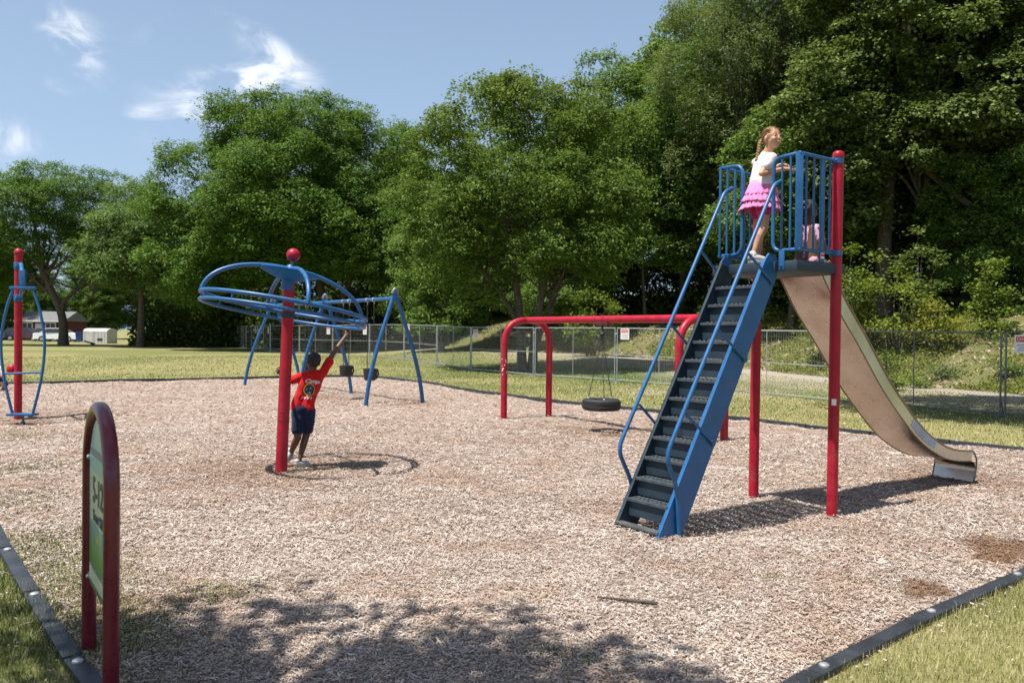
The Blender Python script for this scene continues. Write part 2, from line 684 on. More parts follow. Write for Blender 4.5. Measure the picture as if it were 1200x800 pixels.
def grid_mesh(name, X, Y, Z, mat, attrs=None, keep=None):
    h, w = X.shape
    vs = np.stack([X, Y, Z], -1).reshape(-1, 3)
    idx = np.arange(h * w).reshape(h, w)
    q = np.stack([idx[:-1, :-1], idx[:-1, 1:], idx[1:, 1:], idx[1:, :-1]], -1).reshape(-1, 4)
    if keep is not None:
        q = q[keep.reshape(-1)]
        used = np.unique(q)
        rm = np.full(h * w, -1)
        rm[used] = np.arange(len(used))
        q = rm[q]
        vs = vs[used]
        attrs = {k: v.reshape(-1)[used] for k, v in (attrs or {}).items()}
    me = bpy.data.meshes.new(name)
    me.vertices.add(len(vs))
    me.vertices.foreach_set('co', vs.astype(np.float32).ravel())
    me.loops.add(len(q) * 4)
    me.loops.foreach_set('vertex_index', q.astype(np.int32).ravel())
    me.polygons.add(len(q))
    me.polygons.foreach_set('loop_start', np.arange(0, len(q) * 4, 4, dtype=np.int32))
    me.polygons.foreach_set('loop_total', np.full(len(q), 4, dtype=np.int32))
    me.polygons.foreach_set('use_smooth', np.ones(len(q), bool))
    me.update(calc_edges=True)
    for an, av in (attrs or {}).items():
        a = me.attributes.new(an, 'FLOAT', 'POINT')
        a.data.foreach_set('value', np.asarray(av, np.float32).ravel())
    me.materials.append(mat)
    o = bpy.data.objects.new(name, me)
    COL.objects.link(o)
    o['kind'] = 'structure'
    return o


# lawn material: mown, half dried grass; dirt trail; leaf-littered bank
m, nt, p = mat_base('lawn_ground')
a1 = noise(nt, 0.35, 5, 0.6)
a2 = noise(nt, 2.2, 6, 0.65)
a3 = noise(nt, 30, 4, 0.7)
tcl = nt.nodes.new('ShaderNodeTexCoord')
mpl = nt.nodes.new('ShaderNodeMapping')
mpl.inputs['Rotation'].default_value = (0, 0, R(8))
mpl.inputs['Scale'].default_value = (0.16, 1.1, 1)
nt.links.new(tcl.outputs['Object'], mpl.inputs[0])
a4 = noise(nt, 1.0, 4, 0.6, vec=mpl.outputs[0])
g1 = ramp(nt, a2, [(0.25, (0.13, 0.145, 0.036)), (0.5, (0.25, 0.225, 0.078)), (0.78, (0.37, 0.305, 0.135))])
g2 = ramp(nt, a1, [(0.35, (0.17, 0.18, 0.05)), (0.65, (0.35, 0.295, 0.12))])
g = mixc(nt, 0.55, g1, g2)
g = mixc(nt, maprange(nt, a4, 0.42, 0.62, 0, 0.55), g, (0.30, 0.255, 0.115))
g = mixc(nt, maprange(nt, a3, 0.4, 0.75, 0, 0.5), g, (0.40, 0.33, 0.16))
g = mixc(nt, maprange(nt, a3, 0.5, 0.25, 0, 0.45), g, (0.08, 0.095, 0.024))
g = mixc(nt, attr(nt, 'green'), g, mixc(nt, a3, (0.045, 0.085, 0.014), (0.13, 0.17, 0.04)))
d1 = ramp(nt, a3, [(0.3, (0.30, 0.24, 0.185)), (0.7, (0.50, 0.43, 0.355))])
g = mixc(nt, attr(nt, 'dirt'), g, d1)
b1 = ramp(nt, noise(nt, 9, 7, 0.75), [(0.3, (0.06, 0.05, 0.024)), (0.45, (0.17, 0.13, 0.07)), (0.6, (0.30, 0.23, 0.15)), (0.75, (0.42, 0.34, 0.24))])
b2 = mixc(nt, maprange(nt, noise(nt, 0.8, 5, 0.65), 0.33, 0.50), b1, mixc(nt, a3, (0.07, 0.10, 0.02), (0.24, 0.22, 0.08)))
g = mixc(nt, attr(nt, 'bank'), g, b2)
g = mixc(nt, 0.8, g, (0.74, 0.79, 0.86), 'MULTIPLY')
nt.links.new(g, p.inputs['Base Color'])
p.inputs['Roughness'].default_value = 0.95
p.inputs['Specular IOR Level'].default_value = 0.15
bump(nt, p, a3, 0.8, 0.03)
LAWN = m

# one ground sheet: rings round the camera out to the horizon
rad = np.concatenate([np.linspace(0.6, 30, 100), np.linspace(30.4, 85, 120), np.geomspace(87, 3000, 40)])
ang = np.linspace(-math.pi, math.pi, 361)
an2 = []
for a in ang[:-1]:
    an2.append(a)
    if -0.9 < a < 0.9:
        an2 += [a + R(1 / 3), a + R(2 / 3)]
ang = np.array(an2 + [math.pi])
RR, AA = np.meshgrid(rad, ang, indexing='ij')
X, Y = RR * np.sin(AA), RR * np.cos(AA)
Z = ground_z(X, Y)
din, _, _ = near_poly(X, Y)
ins = inside(X, Y)
Z = Z - np.where(ins, 0.22 * S((din - 0.05) / 0.5), 0)
tt = trail_t(X, Y)
wob = 1.2 * vnoise(X * 0.3, Y * 0.3) + 0.7 * vnoise(X * 1.1, Y * 1.1)
dirt = np.clip(1 - (np.abs(tt + wob * 0.8) - 0.55) / 0.8, 0, 1) * S((X + 30) / 10)
# the spur that climbs away at the right, and bare scrapes in the lawn
spur = np.array([(13.2, 25.6), (14.6, 27.0), (17.5, 28.5), (22, 29)], float)
sd_ = np.abs(sdist_poly(X, Y, spur))
dirt = np.maximum(dirt, np.clip(1.2 - (sd_ + wob * 0.6) / 1.0, 0, 1))
dirt = np.maximum(dirt, 0.85 * np.exp(-(((X - 5.2) / 1.6) ** 2 + ((Y - 22.3 - wob) / 0.7) ** 2)))
dirt = np.maximum(dirt, 0.7 * np.exp(-(((X - 3.6) / 0.9) ** 2 + ((Y - 22.0 - wob) / 0.35) ** 2)))
dirt = np.maximum(dirt, 0.55 * S((tt + 6 + 2.5 * wob) / 4) * (tt < 1) * S((X + 4) / 6))
bank = S((tt - 0.3 + wob * 0.6) / 1.2) * S((X + 26) / 8)
bank = np.maximum(bank, S((Y + wob * 2 - 67.5) / 3) * S((X + 35) / 4) * (1 - S((Y - 130) / 30)))
grn = 0.85 * S((9 - np.hypot(X - 2, Y - 33.5) + 3 * wob) / 6) + 0.45 * S((vnoise(X * 0.22, Y * 0.22 + 9) - 0.02) / 0.25) * S((Y - 14) / 10)
grn = np.maximum(grn, 0.8 * S((2.5 + wob - np.abs(tt + 5)) / 2) * S((X - 6) / 3))
grn = np.maximum(grn, 0.55 * S((-1.5 - X) / 1.0) * (Y < 9))
grid_mesh('ground', X, Y, Z, LAWN, {'dirt': dirt, 'bank': bank, 'green': np.clip(grn, 0, 1)})

# wood-chip bed
m, nt, p = mat_base('mulch')
a1 = noise(nt, 0.7, 5, 0.65)
a2 = noise(nt, 9, 6, 0.75)
a3 = noise(nt, 105, 3, 0.75)
c = ramp(nt, a3, [(0.25, (0.12, 0.085, 0.065)), (0.42, (0.27, 0.20, 0.16)), (0.58, (0.42, 0.335, 0.28)), (0.75, (0.58, 0.50, 0.44))])
c = mixc(nt, maprange(nt, a2, 0.35, 0.7, 0.0, 0.55), c, (0.40, 0.31, 0.26))
c = mixc(nt, maprange(nt, a1, 0.5, 0.68, 0, 0.45), c, (0.25, 0.155, 0.095))
c = mixc(nt, attr(nt, 'worn'), c, mixc(nt, a2, (0.13, 0.075, 0.045), (0.30, 0.20, 0.13)))
nt.links.new(c, p.inputs['Base Color'])
p.inputs['Roughness'].default_value = 0.95
p.inputs['Specular IOR Level'].default_value = 0.15
bump(nt, p, a3, 1.0, 0.02)
MULCH = m
SOIL = [(3.78, 5.98, 0.30), (3.5, 5.75, 0.13), (3.95, 5.8, 0.2), (2.62, 4.97, 0.15), (2.5, 4.9, 0.09), (1.62, 12.75, 0.28)]


def soil_mask(x, y):
    w = np.zeros(np.shape(x))
    wob = 0.30 * vnoise(np.asarray(x) * 5, np.asarray(y) * 5) + 0.22 * vnoise(np.asarray(x) * 14, np.asarray(y) * 14)
    for cx, cy, r in SOIL:
        w = np.maximum(w, S((1.25 - np.hypot((x - cx), (y - cy) * 1.0) / r + wob * 2) / 0.5))
    return w


xs, ys = np.arange(-19, 8.6, 0.16), np.arange(2.0, 29, 0.16)
X, Y = np.meshgrid(xs, ys)
IN = inside(X, Y)
dd, bx, by = near_poly(X, Y)
X2, Y2 = np.where(IN, X, bx), np.where(IN, Y, by)
keep = IN[:-1, :-1] | IN[1:, :-1] | IN[:-1, 1:] | IN[1:, 1:]
Zm = mulch_z(X2, Y2)
grid_mesh('mulch_bed', X2, Y2, Zm, MULCH, {'worn': np.clip(0.75 * worn_mask(X2, Y2) + soil_mask(X2, Y2), 0, 1)}, keep)

# ------------------------------------------------------------------ playground border timbers
def border(label, pts, seed, lift=0.0):
    rnd = random.Random(seed)
    path = catmull([(a, b, 0) for a, b in pts], 10)
    root = thing('landscape_border', label, 'border edging', (path[0].x, path[0].y, 0), 'black plastic edging round the wood chips')
    # resample at 1.2 m
    st = [path[0]]
    acc = 0
    for a, b in zip(path[:-1], path[1:]):
        d = (b - a).length
        while acc + d >= 1.2:
            a = a + (b - a) * ((1.2 - acc) / d)
            st.append(a)
            d = (b - a).length
            acc = 0
        acc += d
    st.append(path[-1])
    zz = []
    for q in st:
        zz.append(max(float(ground_z(q.x, q.y)), float(mulch_z(q.x, q.y)) - 0.02) + 0.014 + lift + rnd.uniform(-0.006, 0.008))
    for i in range(len(st) - 1):
        a = Vector((st[i].x, st[i].y, zz[i]))
        b = Vector((st[i + 1].x, st[i + 1].y, zz[i + 1] + 0.004))
        sd_ = Vector((b.y - a.y, a.x - b.x, 0)).normalized()
        a = a + sd_ * rnd.uniform(-.008, .008)
        b = b + sd_ * rnd.uniform(-.008, .008)
        d = (b - a)
        ln = d.length - 0.012
        if ln < 0.3:
            continue
        q = d.to_track_quat('X', 'Z').to_matrix()
        mb = MB()
        mb.box((a + b) / 2 + Vector((0, 0, -0.05)), (ln, 0.092, 0.14), q, 0.014)
        t = mb.build('border_timber', PLASTIC, root)
        mb = MB()
        e = a + d.normalized() * 0.09 + Vector((0, 0, 0.02))
        mb.lathe([(0.022, -0.03), (0.026, 0.0), (0.024, 0.008), (0.016, 0.013), (0.006, 0.015)], e, 12)
        mb.build('stake_cap', STEEL, t)
    return root


border('black plastic edging curving along the far side of the wood chips', BORDER_FAR, 1, 0.04)
border('black plastic edging beside the maroon arched sign', BORDER_LEFT, 2)
border('black plastic edging between the wood chips and the dry lawn corner', BORDER_RIGHT, 3)

# ------------------------------------------------------------------ wood chips
m, nt, p = mat_base('wood_chip')
r = island(nt)
c = ramp(nt, r, [(0.0, (0.17, 0.115, 0.085)), (0.10, (0.30, 0.22, 0.17)), (0.3, (0.41, 0.33, 0.275)), (0.6, (0.495, 0.42, 0.37)), (0.88, (0.58, 0.51, 0.46)), (1.0, (0.68, 0.62, 0.58))])
c = mixc(nt, maprange(nt, noise(nt, 0.8, 5, 0.65), 0.48, 0.64, 0, 0.55), c, (0.33, 0.20, 0.12))
c = mixc(nt, maprange(nt, noise(nt, 90, 3, 0.7), 0.45, 0.7, 0, 0.4), c, (0.20, 0.15, 0.12))
c = mixc(nt, maprange(nt, noise(nt, 2.6, 5, 0.7), 0.48, 0.72, 0, 0.55), c, (0.24, 0.17, 0.125))
c = mixc(nt, attr(nt, 'dark'), c, (0.17, 0.092, 0.05))
nt.links.new(c, p.inputs['Base Color'])
p.inputs['Roughness'].default_value = 0.85
p.inputs['Specular IOR Level'].default_value = 0.2
CHIP = m


def chips():
    rs = np.random.RandomState(11)
    rings = [(2.6, 6, 9500, 0.52), (6, 9, 4300, 0.68), (9, 14, 1700, 0.85), (14, 28, 380, 1.2)]
    P, SZ = [], []
    for a, b, dens, sz in rings:
        # area of the wedge the place opens to, plus a margin on both sides
        amax = 0.78
        n = int(dens * amax * (b * b - a * a))
        rr = np.sqrt(rs.uniform(a * a, b * b, n))
        th = rs.uniform(-amax, amax, n)
        x, y = rr * np.sin(th), rr * np.cos(th)
        d, _, _ = near_poly(x, y)
        k = inside(x, y) & (d > 0.05)
        P.append(np.stack([x[k], y[k]], -1))
        SZ.append(np.full(k.sum(), sz))
    ns = 60000
    x, y = rs.uniform(-6, 6.5, ns), rs.uniform(2.6, 10, ns)
    d, _, _ = near_poly(x, y)
    k = (~inside(x, y)) & (rs.rand(ns) < 0.9 * np.exp(-d / 0.12)) & (d > 0.06)
    P.append(np.stack([x[k], y[k]], -1))
    SZ.append(np.full(k.sum(), 0.6))
    P = np.concatenate(P)
    SZ = np.concatenate(SZ)
    n = len(P)
    sm = soil_mask(P[:, 0], P[:, 1])
    wm = worn_mask(P[:, 0], P[:, 1])
    L = SZ * np.clip(rs.lognormal(-3.25, 0.5, n), 0.012, 0.12)
    W = np.minimum(SZ * rs.uniform(0.006, 0.02, n), L * 0.7)
    th = rs.uniform(0, 2 * np.pi, n)
    tilt = rs.normal(0, 0.16, n)
    rollc = rs.normal(0, 0.27, n)
    ax = np.stack([np.cos(th) * np.cos(tilt), np.sin(th) * np.cos(tilt), np.sin(tilt)], -1)
    sx = np.stack([-np.sin(th) * np.cos(rollc), np.cos(th) * np.cos(rollc), np.sin(rollc)], -1)
    z = np.where(inside(P[:, 0], P[:, 1]), mulch_z(P[:, 0], P[:, 1]), ground_z(P[:, 0], P[:, 1]) + 0.012) + rs.uniform(0.002, 0.018, n) + 0.3 * np.abs(np.sin(tilt)) * L
    c = np.stack([P[:, 0], P[:, 1], z], -1)
    h = (L / 2)[:, None]
    w = (W / 2)[:, None]
    tp = rs.uniform(0.35, 1.0, n)[:, None]
    tq = rs.uniform(0.3, 1.0, n)[:, None]
    v = np.stack([c - ax * h - sx * w * tp, c + ax * h - sx * w * tq, c + ax * h * 0.9 + sx * w, c - ax * h * 0.9 + sx * w * tp], 1)
    o = np_mesh('wood_chips', v, 4, CHIP, {'dark': np.clip(0.85 * sm + 0.62 * wm * (rs.rand(n) < 0.8), 0, 1)}, kind='stuff')
    o['label'] = 'weathered tan wood chips covering the playground'


chips()

# ------------------------------------------------------------------ vegetation
def leaf_mat(name, stops, tipcol=None, trans=0.38, rough=0.6):
    m, nt, p = mat_base(name)
    c = ramp(nt, island(nt), stops)
    if tipcol is not None:
        c = mixc(nt, attr(nt, 'tip'), c, tipcol)
    nt.links.new(c, p.inputs['Base Color'])
    p.inputs['Roughness'].default_value = rough
    p.inputs['Specular IOR Level'].default_value = 0.2
    tr = nt.nodes.new('ShaderNodeBsdfTranslucent')
    nt.links.new(mixc(nt, 0.5, c, (0.16, 0.20, 0.03)), tr.inputs['Color'])
    ms = nt.nodes.new('ShaderNodeMixShader')
    ms.inputs[0].default_value = trans
    out = nt.nodes['Material Output']
    nt.links.new(p.outputs[0], ms.inputs[1])
    nt.links.new(tr.outputs[0], ms.inputs[2])
    nt.links.new(ms.outputs[0], out.inputs[0])
    return m


LF_LOCUST = leaf_mat('locust_leaf', [(0, (0.038, 0.099, 0.011)), (0.5, (0.081, 0.175, 0.020)), (1, (0.151, 0.262, 0.038))])
LF_PALE = leaf_mat('pale_leaf', [(0, (0.06, 0.12, 0.026)), (0.5, (0.13, 0.22, 0.055)), (1, (0.22, 0.33, 0.11))])
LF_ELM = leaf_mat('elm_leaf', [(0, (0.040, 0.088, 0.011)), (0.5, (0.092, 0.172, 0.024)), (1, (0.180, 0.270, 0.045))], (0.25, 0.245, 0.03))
LF_WOOD = leaf_mat('woodland_leaf', [(0, (0.047, 0.105, 0.018)), (0.5, (0.108, 0.201, 0.035)), (1, (0.215, 0.332, 0.065))])
LF_GREY = leaf_mat('grey_green_leaf', [(0, (0.063, 0.097, 0.029)), (0.5, (0.132, 0.181, 0.060)), (1, (0.230, 0.281, 0.108))])
LF_MAPLE = leaf_mat('maple_leaf', [(0, (0.046, 0.076, 0.016)), (0.5, (0.105, 0.158, 0.036)), (0.85, (0.19, 0.245, 0.066)), (1, (0.28, 0.33, 0.12))])
LF_BRIGHT = leaf_mat('sapling_leaf', [(0, (0.05, 0.10, 0.012)), (0.5, (0.115, 0.19, 0.022)), (1, (0.24, 0.30, 0.045))], (0.31, 0.27, 0.03))
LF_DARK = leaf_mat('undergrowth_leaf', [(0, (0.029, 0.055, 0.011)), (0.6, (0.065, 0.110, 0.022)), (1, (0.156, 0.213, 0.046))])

m, nt, p = mat_base('bark')
f = noise(nt, 7, 7, 0.7, dist=0.6)
nt.links.new(ramp(nt, f, [(0.3, (0.035, 0.027, 0.02)), (0.55, (0.11, 0.088, 0.066)), (0.8, (0.20, 0.17, 0.135))]), p.inputs['Base Color'])
p.inputs['Roughness'].default_value = 0.95
bump(nt, p, f, 1.0, 0.05)
BARK = m


def leaf_quads(rs, C, size, aspect, upbias, outdir=None, axisbias=None):
    """C (N,3) centres -> (N,4,3) folded rhombs"""
    n = len(C)
    nr = rs.normal(0, 1, (n, 3))
    nr /= np.linalg.norm(nr, axis=1, keepdims=True)
    nr = nr + np.array([0, 0, upbias])
    if outdir is not None:
        nr = nr * 0.85 + outdir * 0.45 + np.array([0, 0, 0.35])
    nr /= np.linalg.norm(nr, axis=1, keepdims=True)
    a = rs.normal(0, 1, (n, 3))
    if axisbias is not None:
        a = a + axisbias
    a -= nr * np.sum(a * nr, 1, keepdims=True)
    a /= np.linalg.norm(a, axis=1, keepdims=True) + 1e-9
    b = np.cross(nr, a)
    L = (size * rs.uniform(0.65, 1.35, n))[:, None]
    W = L * aspect
    return np.stack([C - a * L * 0.5, C - b * W * 0.5 + nr * W * 0.12, C + a * L * 0.5, C + b * W * 0.5 + nr * W * 0.12], 1)


def crown_points(rs, lobes, density, clump_r, per, flat=0.6, inner=0.2, zmin=None, leaf=0.15):
    """boughs on the lobes; on each bough sprigs over its outer, upper side; leaves round each sprig"""
    cc, co = [], []
    for i, (cx, cy, cz, rx, ry, rz) in enumerate(lobes):
        area = 4 * math.pi * (((rx * ry) ** 1.6 + (rx * rz) ** 1.6 + (ry * rz) ** 1.6) / 3) ** (1 / 1.6)
        n = max(3, int(area * density))
        d = rs.normal(0, 1, (n, 3))
        d /= np.linalg.norm(d, axis=1, keepdims=True)
        rf = np.where(rs.rand(n) < inner, rs.uniform(0.3, 0.75, n), rs.uniform(0.74, 1.02, n))
        rf = rf * (1 + 0.34 * vnoise(d[:, 0] * 2.1 + i * 3.1 + 20, d[:, 2] * 2.1 + d[:, 1] * 1.7 + 20))
        q = np.array([cx, cy, cz]) + d * rf[:, None] * np.array([rx, ry, rz])
        ok = np.ones(n, bool)
        for j, (ex, ey, ez, sx, sy, sz) in enumerate(lobes):
            if j != i:
                e = ((q[:, 0] - ex) / sx) ** 2 + ((q[:, 1] - ey) / sy) ** 2 + ((q[:, 2] - ez) / sz) ** 2
                ok &= ~((e < 0.45) & (rs.rand(n) < 0.8))
        if zmin is not None:
            ok &= q[:, 2] > zmin
        cc.append(q[ok])
        co.append(d[ok])
    cc = np.concatenate(cc)
    co = np.concatenate(co)
    k = len(cc)
    size = clump_r * np.clip(rs.lognormal(0.0, 0.38, k), 0.45, 2.0)
    tone = rs.rand(k)
    LP = 8
    cnt = np.maximum(3, (per / LP * (size / clump_r) ** 2).astype(int))
    ci = np.repeat(np.arange(k), cnt)
    m = len(ci)
    g = rs.normal(0, 1, (m, 3)) + co[ci] * 0.75 + np.array([0, 0, 0.55])
    g /= np.linalg.norm(g, axis=1, keepdims=True)
    lump = 1 + 0.55 * vnoise(g[:, 0] * 2.6 + tone[ci] * 90, g[:, 2] * 2.6 + g[:, 1] * 2.2 + tone[ci] * 50)
    rr = np.clip(1 - np.abs(rs.normal(0, 0.22, m)) + (rs.rand(m) < 0.12) * rs.uniform(0, 0.35, m), 0.1, 1.5) * lump
    off = g * (rr * size[ci])[:, None]
    off[:, 2] *= flat
    off[:, 2] -= 0.22 * (off[:, 0] ** 2 + off[:, 1] ** 2) / np.maximum(size[ci], 0.3)
    tw = cc[ci] + off
    li = np.repeat(np.arange(m), LP)
    sp = rs.normal(0, 1, (m * LP, 3)) * np.array([1, 1, 0.55]) * leaf * 0.85
    pts = tw[li] + sp
    nd = g[li] * 1.0
    return pts, nd, cc, ci[li]


def limb_tubes(mb, rs, base, H0, r0, targets, lean=(0, 0), seg=7, thin=1.0):
    """limbs from the trunk towards clump centres"""
    top = Vector((lean[0], lean[1], H0))
    for t in targets:
        t = Vector(t)
        h = rs.uniform(0.55, 1.0)
        s = Vector((top.x * h, top.y * h, H0 * h))
        mid = s.lerp(t, 0.5) + Vector((rs.uniform(-.4, .4), rs.uniform(-.4, .4), rs.uniform(0.0, 0.9)))
        mid2 = s.lerp(t, 0.22) + Vector((rs.uniform(-.2, .2), rs.uniform(-.2, .2), rs.uniform(0.1, 0.5)))
        path = catmull([s, mid2, mid, t], 4)
        k = len(path)
        ra = r0 * rs.uniform(0.32, 0.5) * thin
        mb.tube(path, ra, seg, rr=[ra * (1 - 0.88 * i / (k - 1)) for i in range(k)])


def trunk_tube(mb, pts, r, seg=12, flare=1.5):
    path = catmull(pts, 6)
    k = len(path)
    rr = []
    for i in range(k):
        t = i / (k - 1)
        rr.append(r * (1 - 0.45 * t) * (1 + (flare - 1) * math.exp(-t * 12)))
    mb.tube(path, r, seg, rr=rr)


def make_tree(name, label, x, y, trunks, lobes, leafmat, seed, density=0.9, clump_r=1.0, per=90, leaf=0.16, aspect=0.55, group=None, flat=0.55,
              upbias=0.7, limbs=14, zmin=None, inner=0.25, tip=None, shoot=0, axisbias=None, cat='tree', z0=None, limb_r=None, extra=None, scale=1.0):
    rs = np.random.RandomState(seed)
    z = float(ground_z(x, y)) if z0 is None else z0
    root = thing(name, label, cat, (x, y, z), group)
    pts, out, cc, ci = crown_points(rs, lobes, density, clump_r, per, flat, inner, zmin, leaf)
    attrs = {}
    if shoot:
        # upright young shoots standing out of the crown
        zt = max(l[2] + l[5] for l in lobes)
        top = cc[cc[:, 2] > zt * 0.45]
        ex, eo = [], []
        for q in top[rs.permutation(len(top))[:shoot]]:
            n = rs.randint(10, 20)
            ln = rs.uniform(0.5, 1.25)
            d = np.array([rs.normal(0, .22), rs.normal(0, .22), 1.0])
            t = rs.rand(n)[:, None]
            ex.append(q + d * t * ln + rs.normal(0, 0.06, (n, 3)))
        ex = np.concatenate(ex)
        ntip = np.concatenate([np.zeros(len(pts)), np.ones(len(ex))])
        pts = np.concatenate([pts, ex])
        out = np.concatenate([out, np.tile([0, 0, 1.0], (len(ex), 1))])
    else:
        ntip = np.zeros(len(pts))
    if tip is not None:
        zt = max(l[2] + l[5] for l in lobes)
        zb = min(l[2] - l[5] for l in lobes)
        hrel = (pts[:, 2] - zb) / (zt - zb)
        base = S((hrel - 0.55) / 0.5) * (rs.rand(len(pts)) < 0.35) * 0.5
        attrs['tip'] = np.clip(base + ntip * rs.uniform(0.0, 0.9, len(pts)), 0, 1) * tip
    q = leaf_quads(rs, pts, np.full(len(pts), leaf), aspect, upbias, out, axisbias)
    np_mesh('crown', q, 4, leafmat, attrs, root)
    mb = MB()
    for tp, r in trunks:
        trunk_tube(mb, tp, r)
    sel = cc[rs.permutation(len(cc))[:limbs]]
    ht = max(tp[-1][2] for tp, r in trunks)
    for i, t in enumerate(sel):
        tp, r = trunks[i % len(trunks)]
        e = tp[-1]
        t = t * 0.93 + np.array([e[0], e[1], e[2]]) * 0.07
        limb_tubes(mb, rs, None, e[2], limb_r or r, [t], (e[0], e[1]))
    if extra:
        for path, r in extra:
            pth = catmull(path, 6)
            mb.tube(pth, r, 8, rr=[r * (1 - 0.8 * i / (len(pth) - 1)) for i in range(len(pth))])
    mb.build('trunk', BARK, root, local=True)
    root.scale = (scale,) * 3
    return root


def build_trees():
    # far left: broad honey locust with a forked leaning trunk
    make_tree('locust_tree', 'broad honey locust with a dark forked trunk at the far left of the lawn', -38.5, 68,
              [([(0.2, 0, -0.2), (0.1, 0, 2.5), (-0.9, 0, 5.0), (-2.2, 0, 7.8)], 0.40), ([(0.1, 0, 2.6), (0.3, 0, 4.0), (2.2, 0.3, 5.8), (4.4, 0.4, 7.4)], 0.2)],
              [(-2.6, 0, 11.2, 4.6, 4.6, 3.6), (2.2, .5, 12.0, 4.6, 4.6, 3.3), (-5.2, 0, 8.6, 3.2, 3.4, 2.2), (4.6, .5, 9.6, 3.0, 3.4, 2.2), (-0.5, -1.5, 13.6, 3.6, 3.6, 2.0), (-6.8, 0, 6.4, 2.4, 2.6, 1.6), (5.2, 0, 7.0, 1.8, 2, 1.2), (-3.8, 1, 5.2, 2, 2, .9)],
              LF_LOCUST, 21, density=0.62, clump_r=0.95, per=240, leaf=0.2, scale=0.95, aspect=0.42, flat=0.62, limbs=30, inner=0.2)
    make_tree('drooping_tree', 'pale green tree with drooping sprays and a straight bare trunk on the far lawn', -30.3, 65,
              [([(0, 0, -0.2), (0.05, 0, 3), (0.1, 0, 8)], 0.34)],
              [(0.2, 0, 9.8, 3.4, 3.4, 3.2), (-2.6, 0, 8.2, 2.6, 2.6, 2.4), (2.6, 0, 8.0, 2.6, 2.6, 2.6), (0.4, -1, 6.6, 4.0, 3.2, 1.7), (3.2, -.5, 5.6, 2.2, 2, 1.4)],
              LF_PALE, 22, density=0.75, clump_r=0.8, per=230, leaf=0.24, scale=0.98, aspect=0.36, flat=0.75, limbs=16, axisbias=np.array([0, 0, -1.2]), zmin=3.4)
    # the big dark locust mass behind the spinner
    make_tree('locust_tree', 'largest spreading locust with a deep green layered crown behind the blue disc spinner', -15.4, 59,
              [([(1.4, 0, -0.2), (1.5, 0, 3), (0.6, 0, 8)], 0.42), ([(2.2, .5, -0.2), (2.5, .5, 3), (4.4, .5, 8)], 0.32), ([(-1.6, .5, -0.2), (-1.8, .5, 3), (-4, .5, 8)], 0.3)],
              [(-1, 0, 14.2, 6.2, 6.0, 4.6), (4.6, 0, 13.2, 4.6, 5.0, 4.6), (-6.2, 0, 11.2, 4.4, 5.0, 4.6), (-2, -3, 9.2, 6.2, 4.4, 3.6), (4.5, -2.5, 9.0, 4.6, 4.2, 3.6), (-8, -1, 6.6, 3.4, 3.4, 2.6), (7.6, -1, 9.4, 2.6, 3.4, 4.0), (0.5, -1, 16.6, 4.0, 3.6, 2.2)],
              LF_LOCUST, 23, density=0.40, clump_r=1.22, per=430, leaf=0.215, scale=0.97, aspect=0.42, flat=0.6, limbs=40, inner=0.16)
    # the elm with yellowish young shoots
    make_tree('elm_tree', 'multi-stemmed elm with yellow-green upright tips, rooted just behind the fence left of the tire swing', 0.45, 33.5,
              [([(-0.02, 0, -0.2), (-0.1, 0, 2.0), (-0.45, 0, 4.6), (-0.9, 0, 7.2)], 0.20), ([(0.42, 0.1, -0.2), (0.5, 0.1, 1.6), (0.85, 0.1, 3.6), (1.3, 0.1, 7.0)], 0.20), ([(0.2, -.1, 1.0), (-.6, -.1, 2.7), (-1.7, -.1, 4.2), (-2.7, 0, 5.6)], 0.11), ([(0.6, .2, 1.2), (1.3, .2, 2.9), (1.7, .3, 4.4)], 0.10)],
              [(-0.2, 0, 8.6, 3.5, 3.4, 3.2), (-2.6, 0, 7.2, 2.3, 2.6, 2.9), (2.6, 0, 7.6, 2.3, 2.6, 2.8), (0.2, -1.2, 6.0, 3.2, 2.4, 1.9), (-3.2, -.4, 5.2, 1.7, 1.8, 1.3), (3.3, -.4, 5.4, 1.6, 1.8, 1.5), (-1.5, 0, 10.3, 2.2, 2.2, 1.7), (1.5, 0, 10.3, 2.3, 2.2, 1.7), (0, .4, 11.0, 1.6, 1.6, 1.1), (3.2, .2, 9.3, 1.6, 1.8, 1.5), (1.6, -.6, 3.9, 1.1, 1.0, .7), (-1.7, -.5, 4.0, 1.0, 1.0, .6)],
              LF_ELM, 24, density=0.62, clump_r=0.72, per=330, leaf=0.14, aspect=0.5, flat=0.8, upbias=0.5, limbs=44, tip=0.75, shoot=620, inner=0.2, limb_r=0.16)
    # the wooded slope: tall trees one can tell apart
    make_tree('slope_tree', 'tall rounded tree on the slope just right of the yellow-tipped elm', 6.0, 51,
              [([(0, 0, -0.3), (0, 0, 4), (0.3, 0, 11)], 0.3)],
              [(0, 0, 14.2, 3.4, 3.4, 3.6), (-1.4, -1, 11, 3.0, 3, 3.4), (1.6, -.8, 10.6, 3.0, 3, 3.4), (0, -1.2, 7.4, 3.6, 2.6, 3), (0, -1, 4.2, 3.2, 2.4, 2.2)],
              LF_WOOD, 25, scale=0.9, density=0.36, clump_r=1.2, per=300, leaf=0.21, limbs=12, group=None)
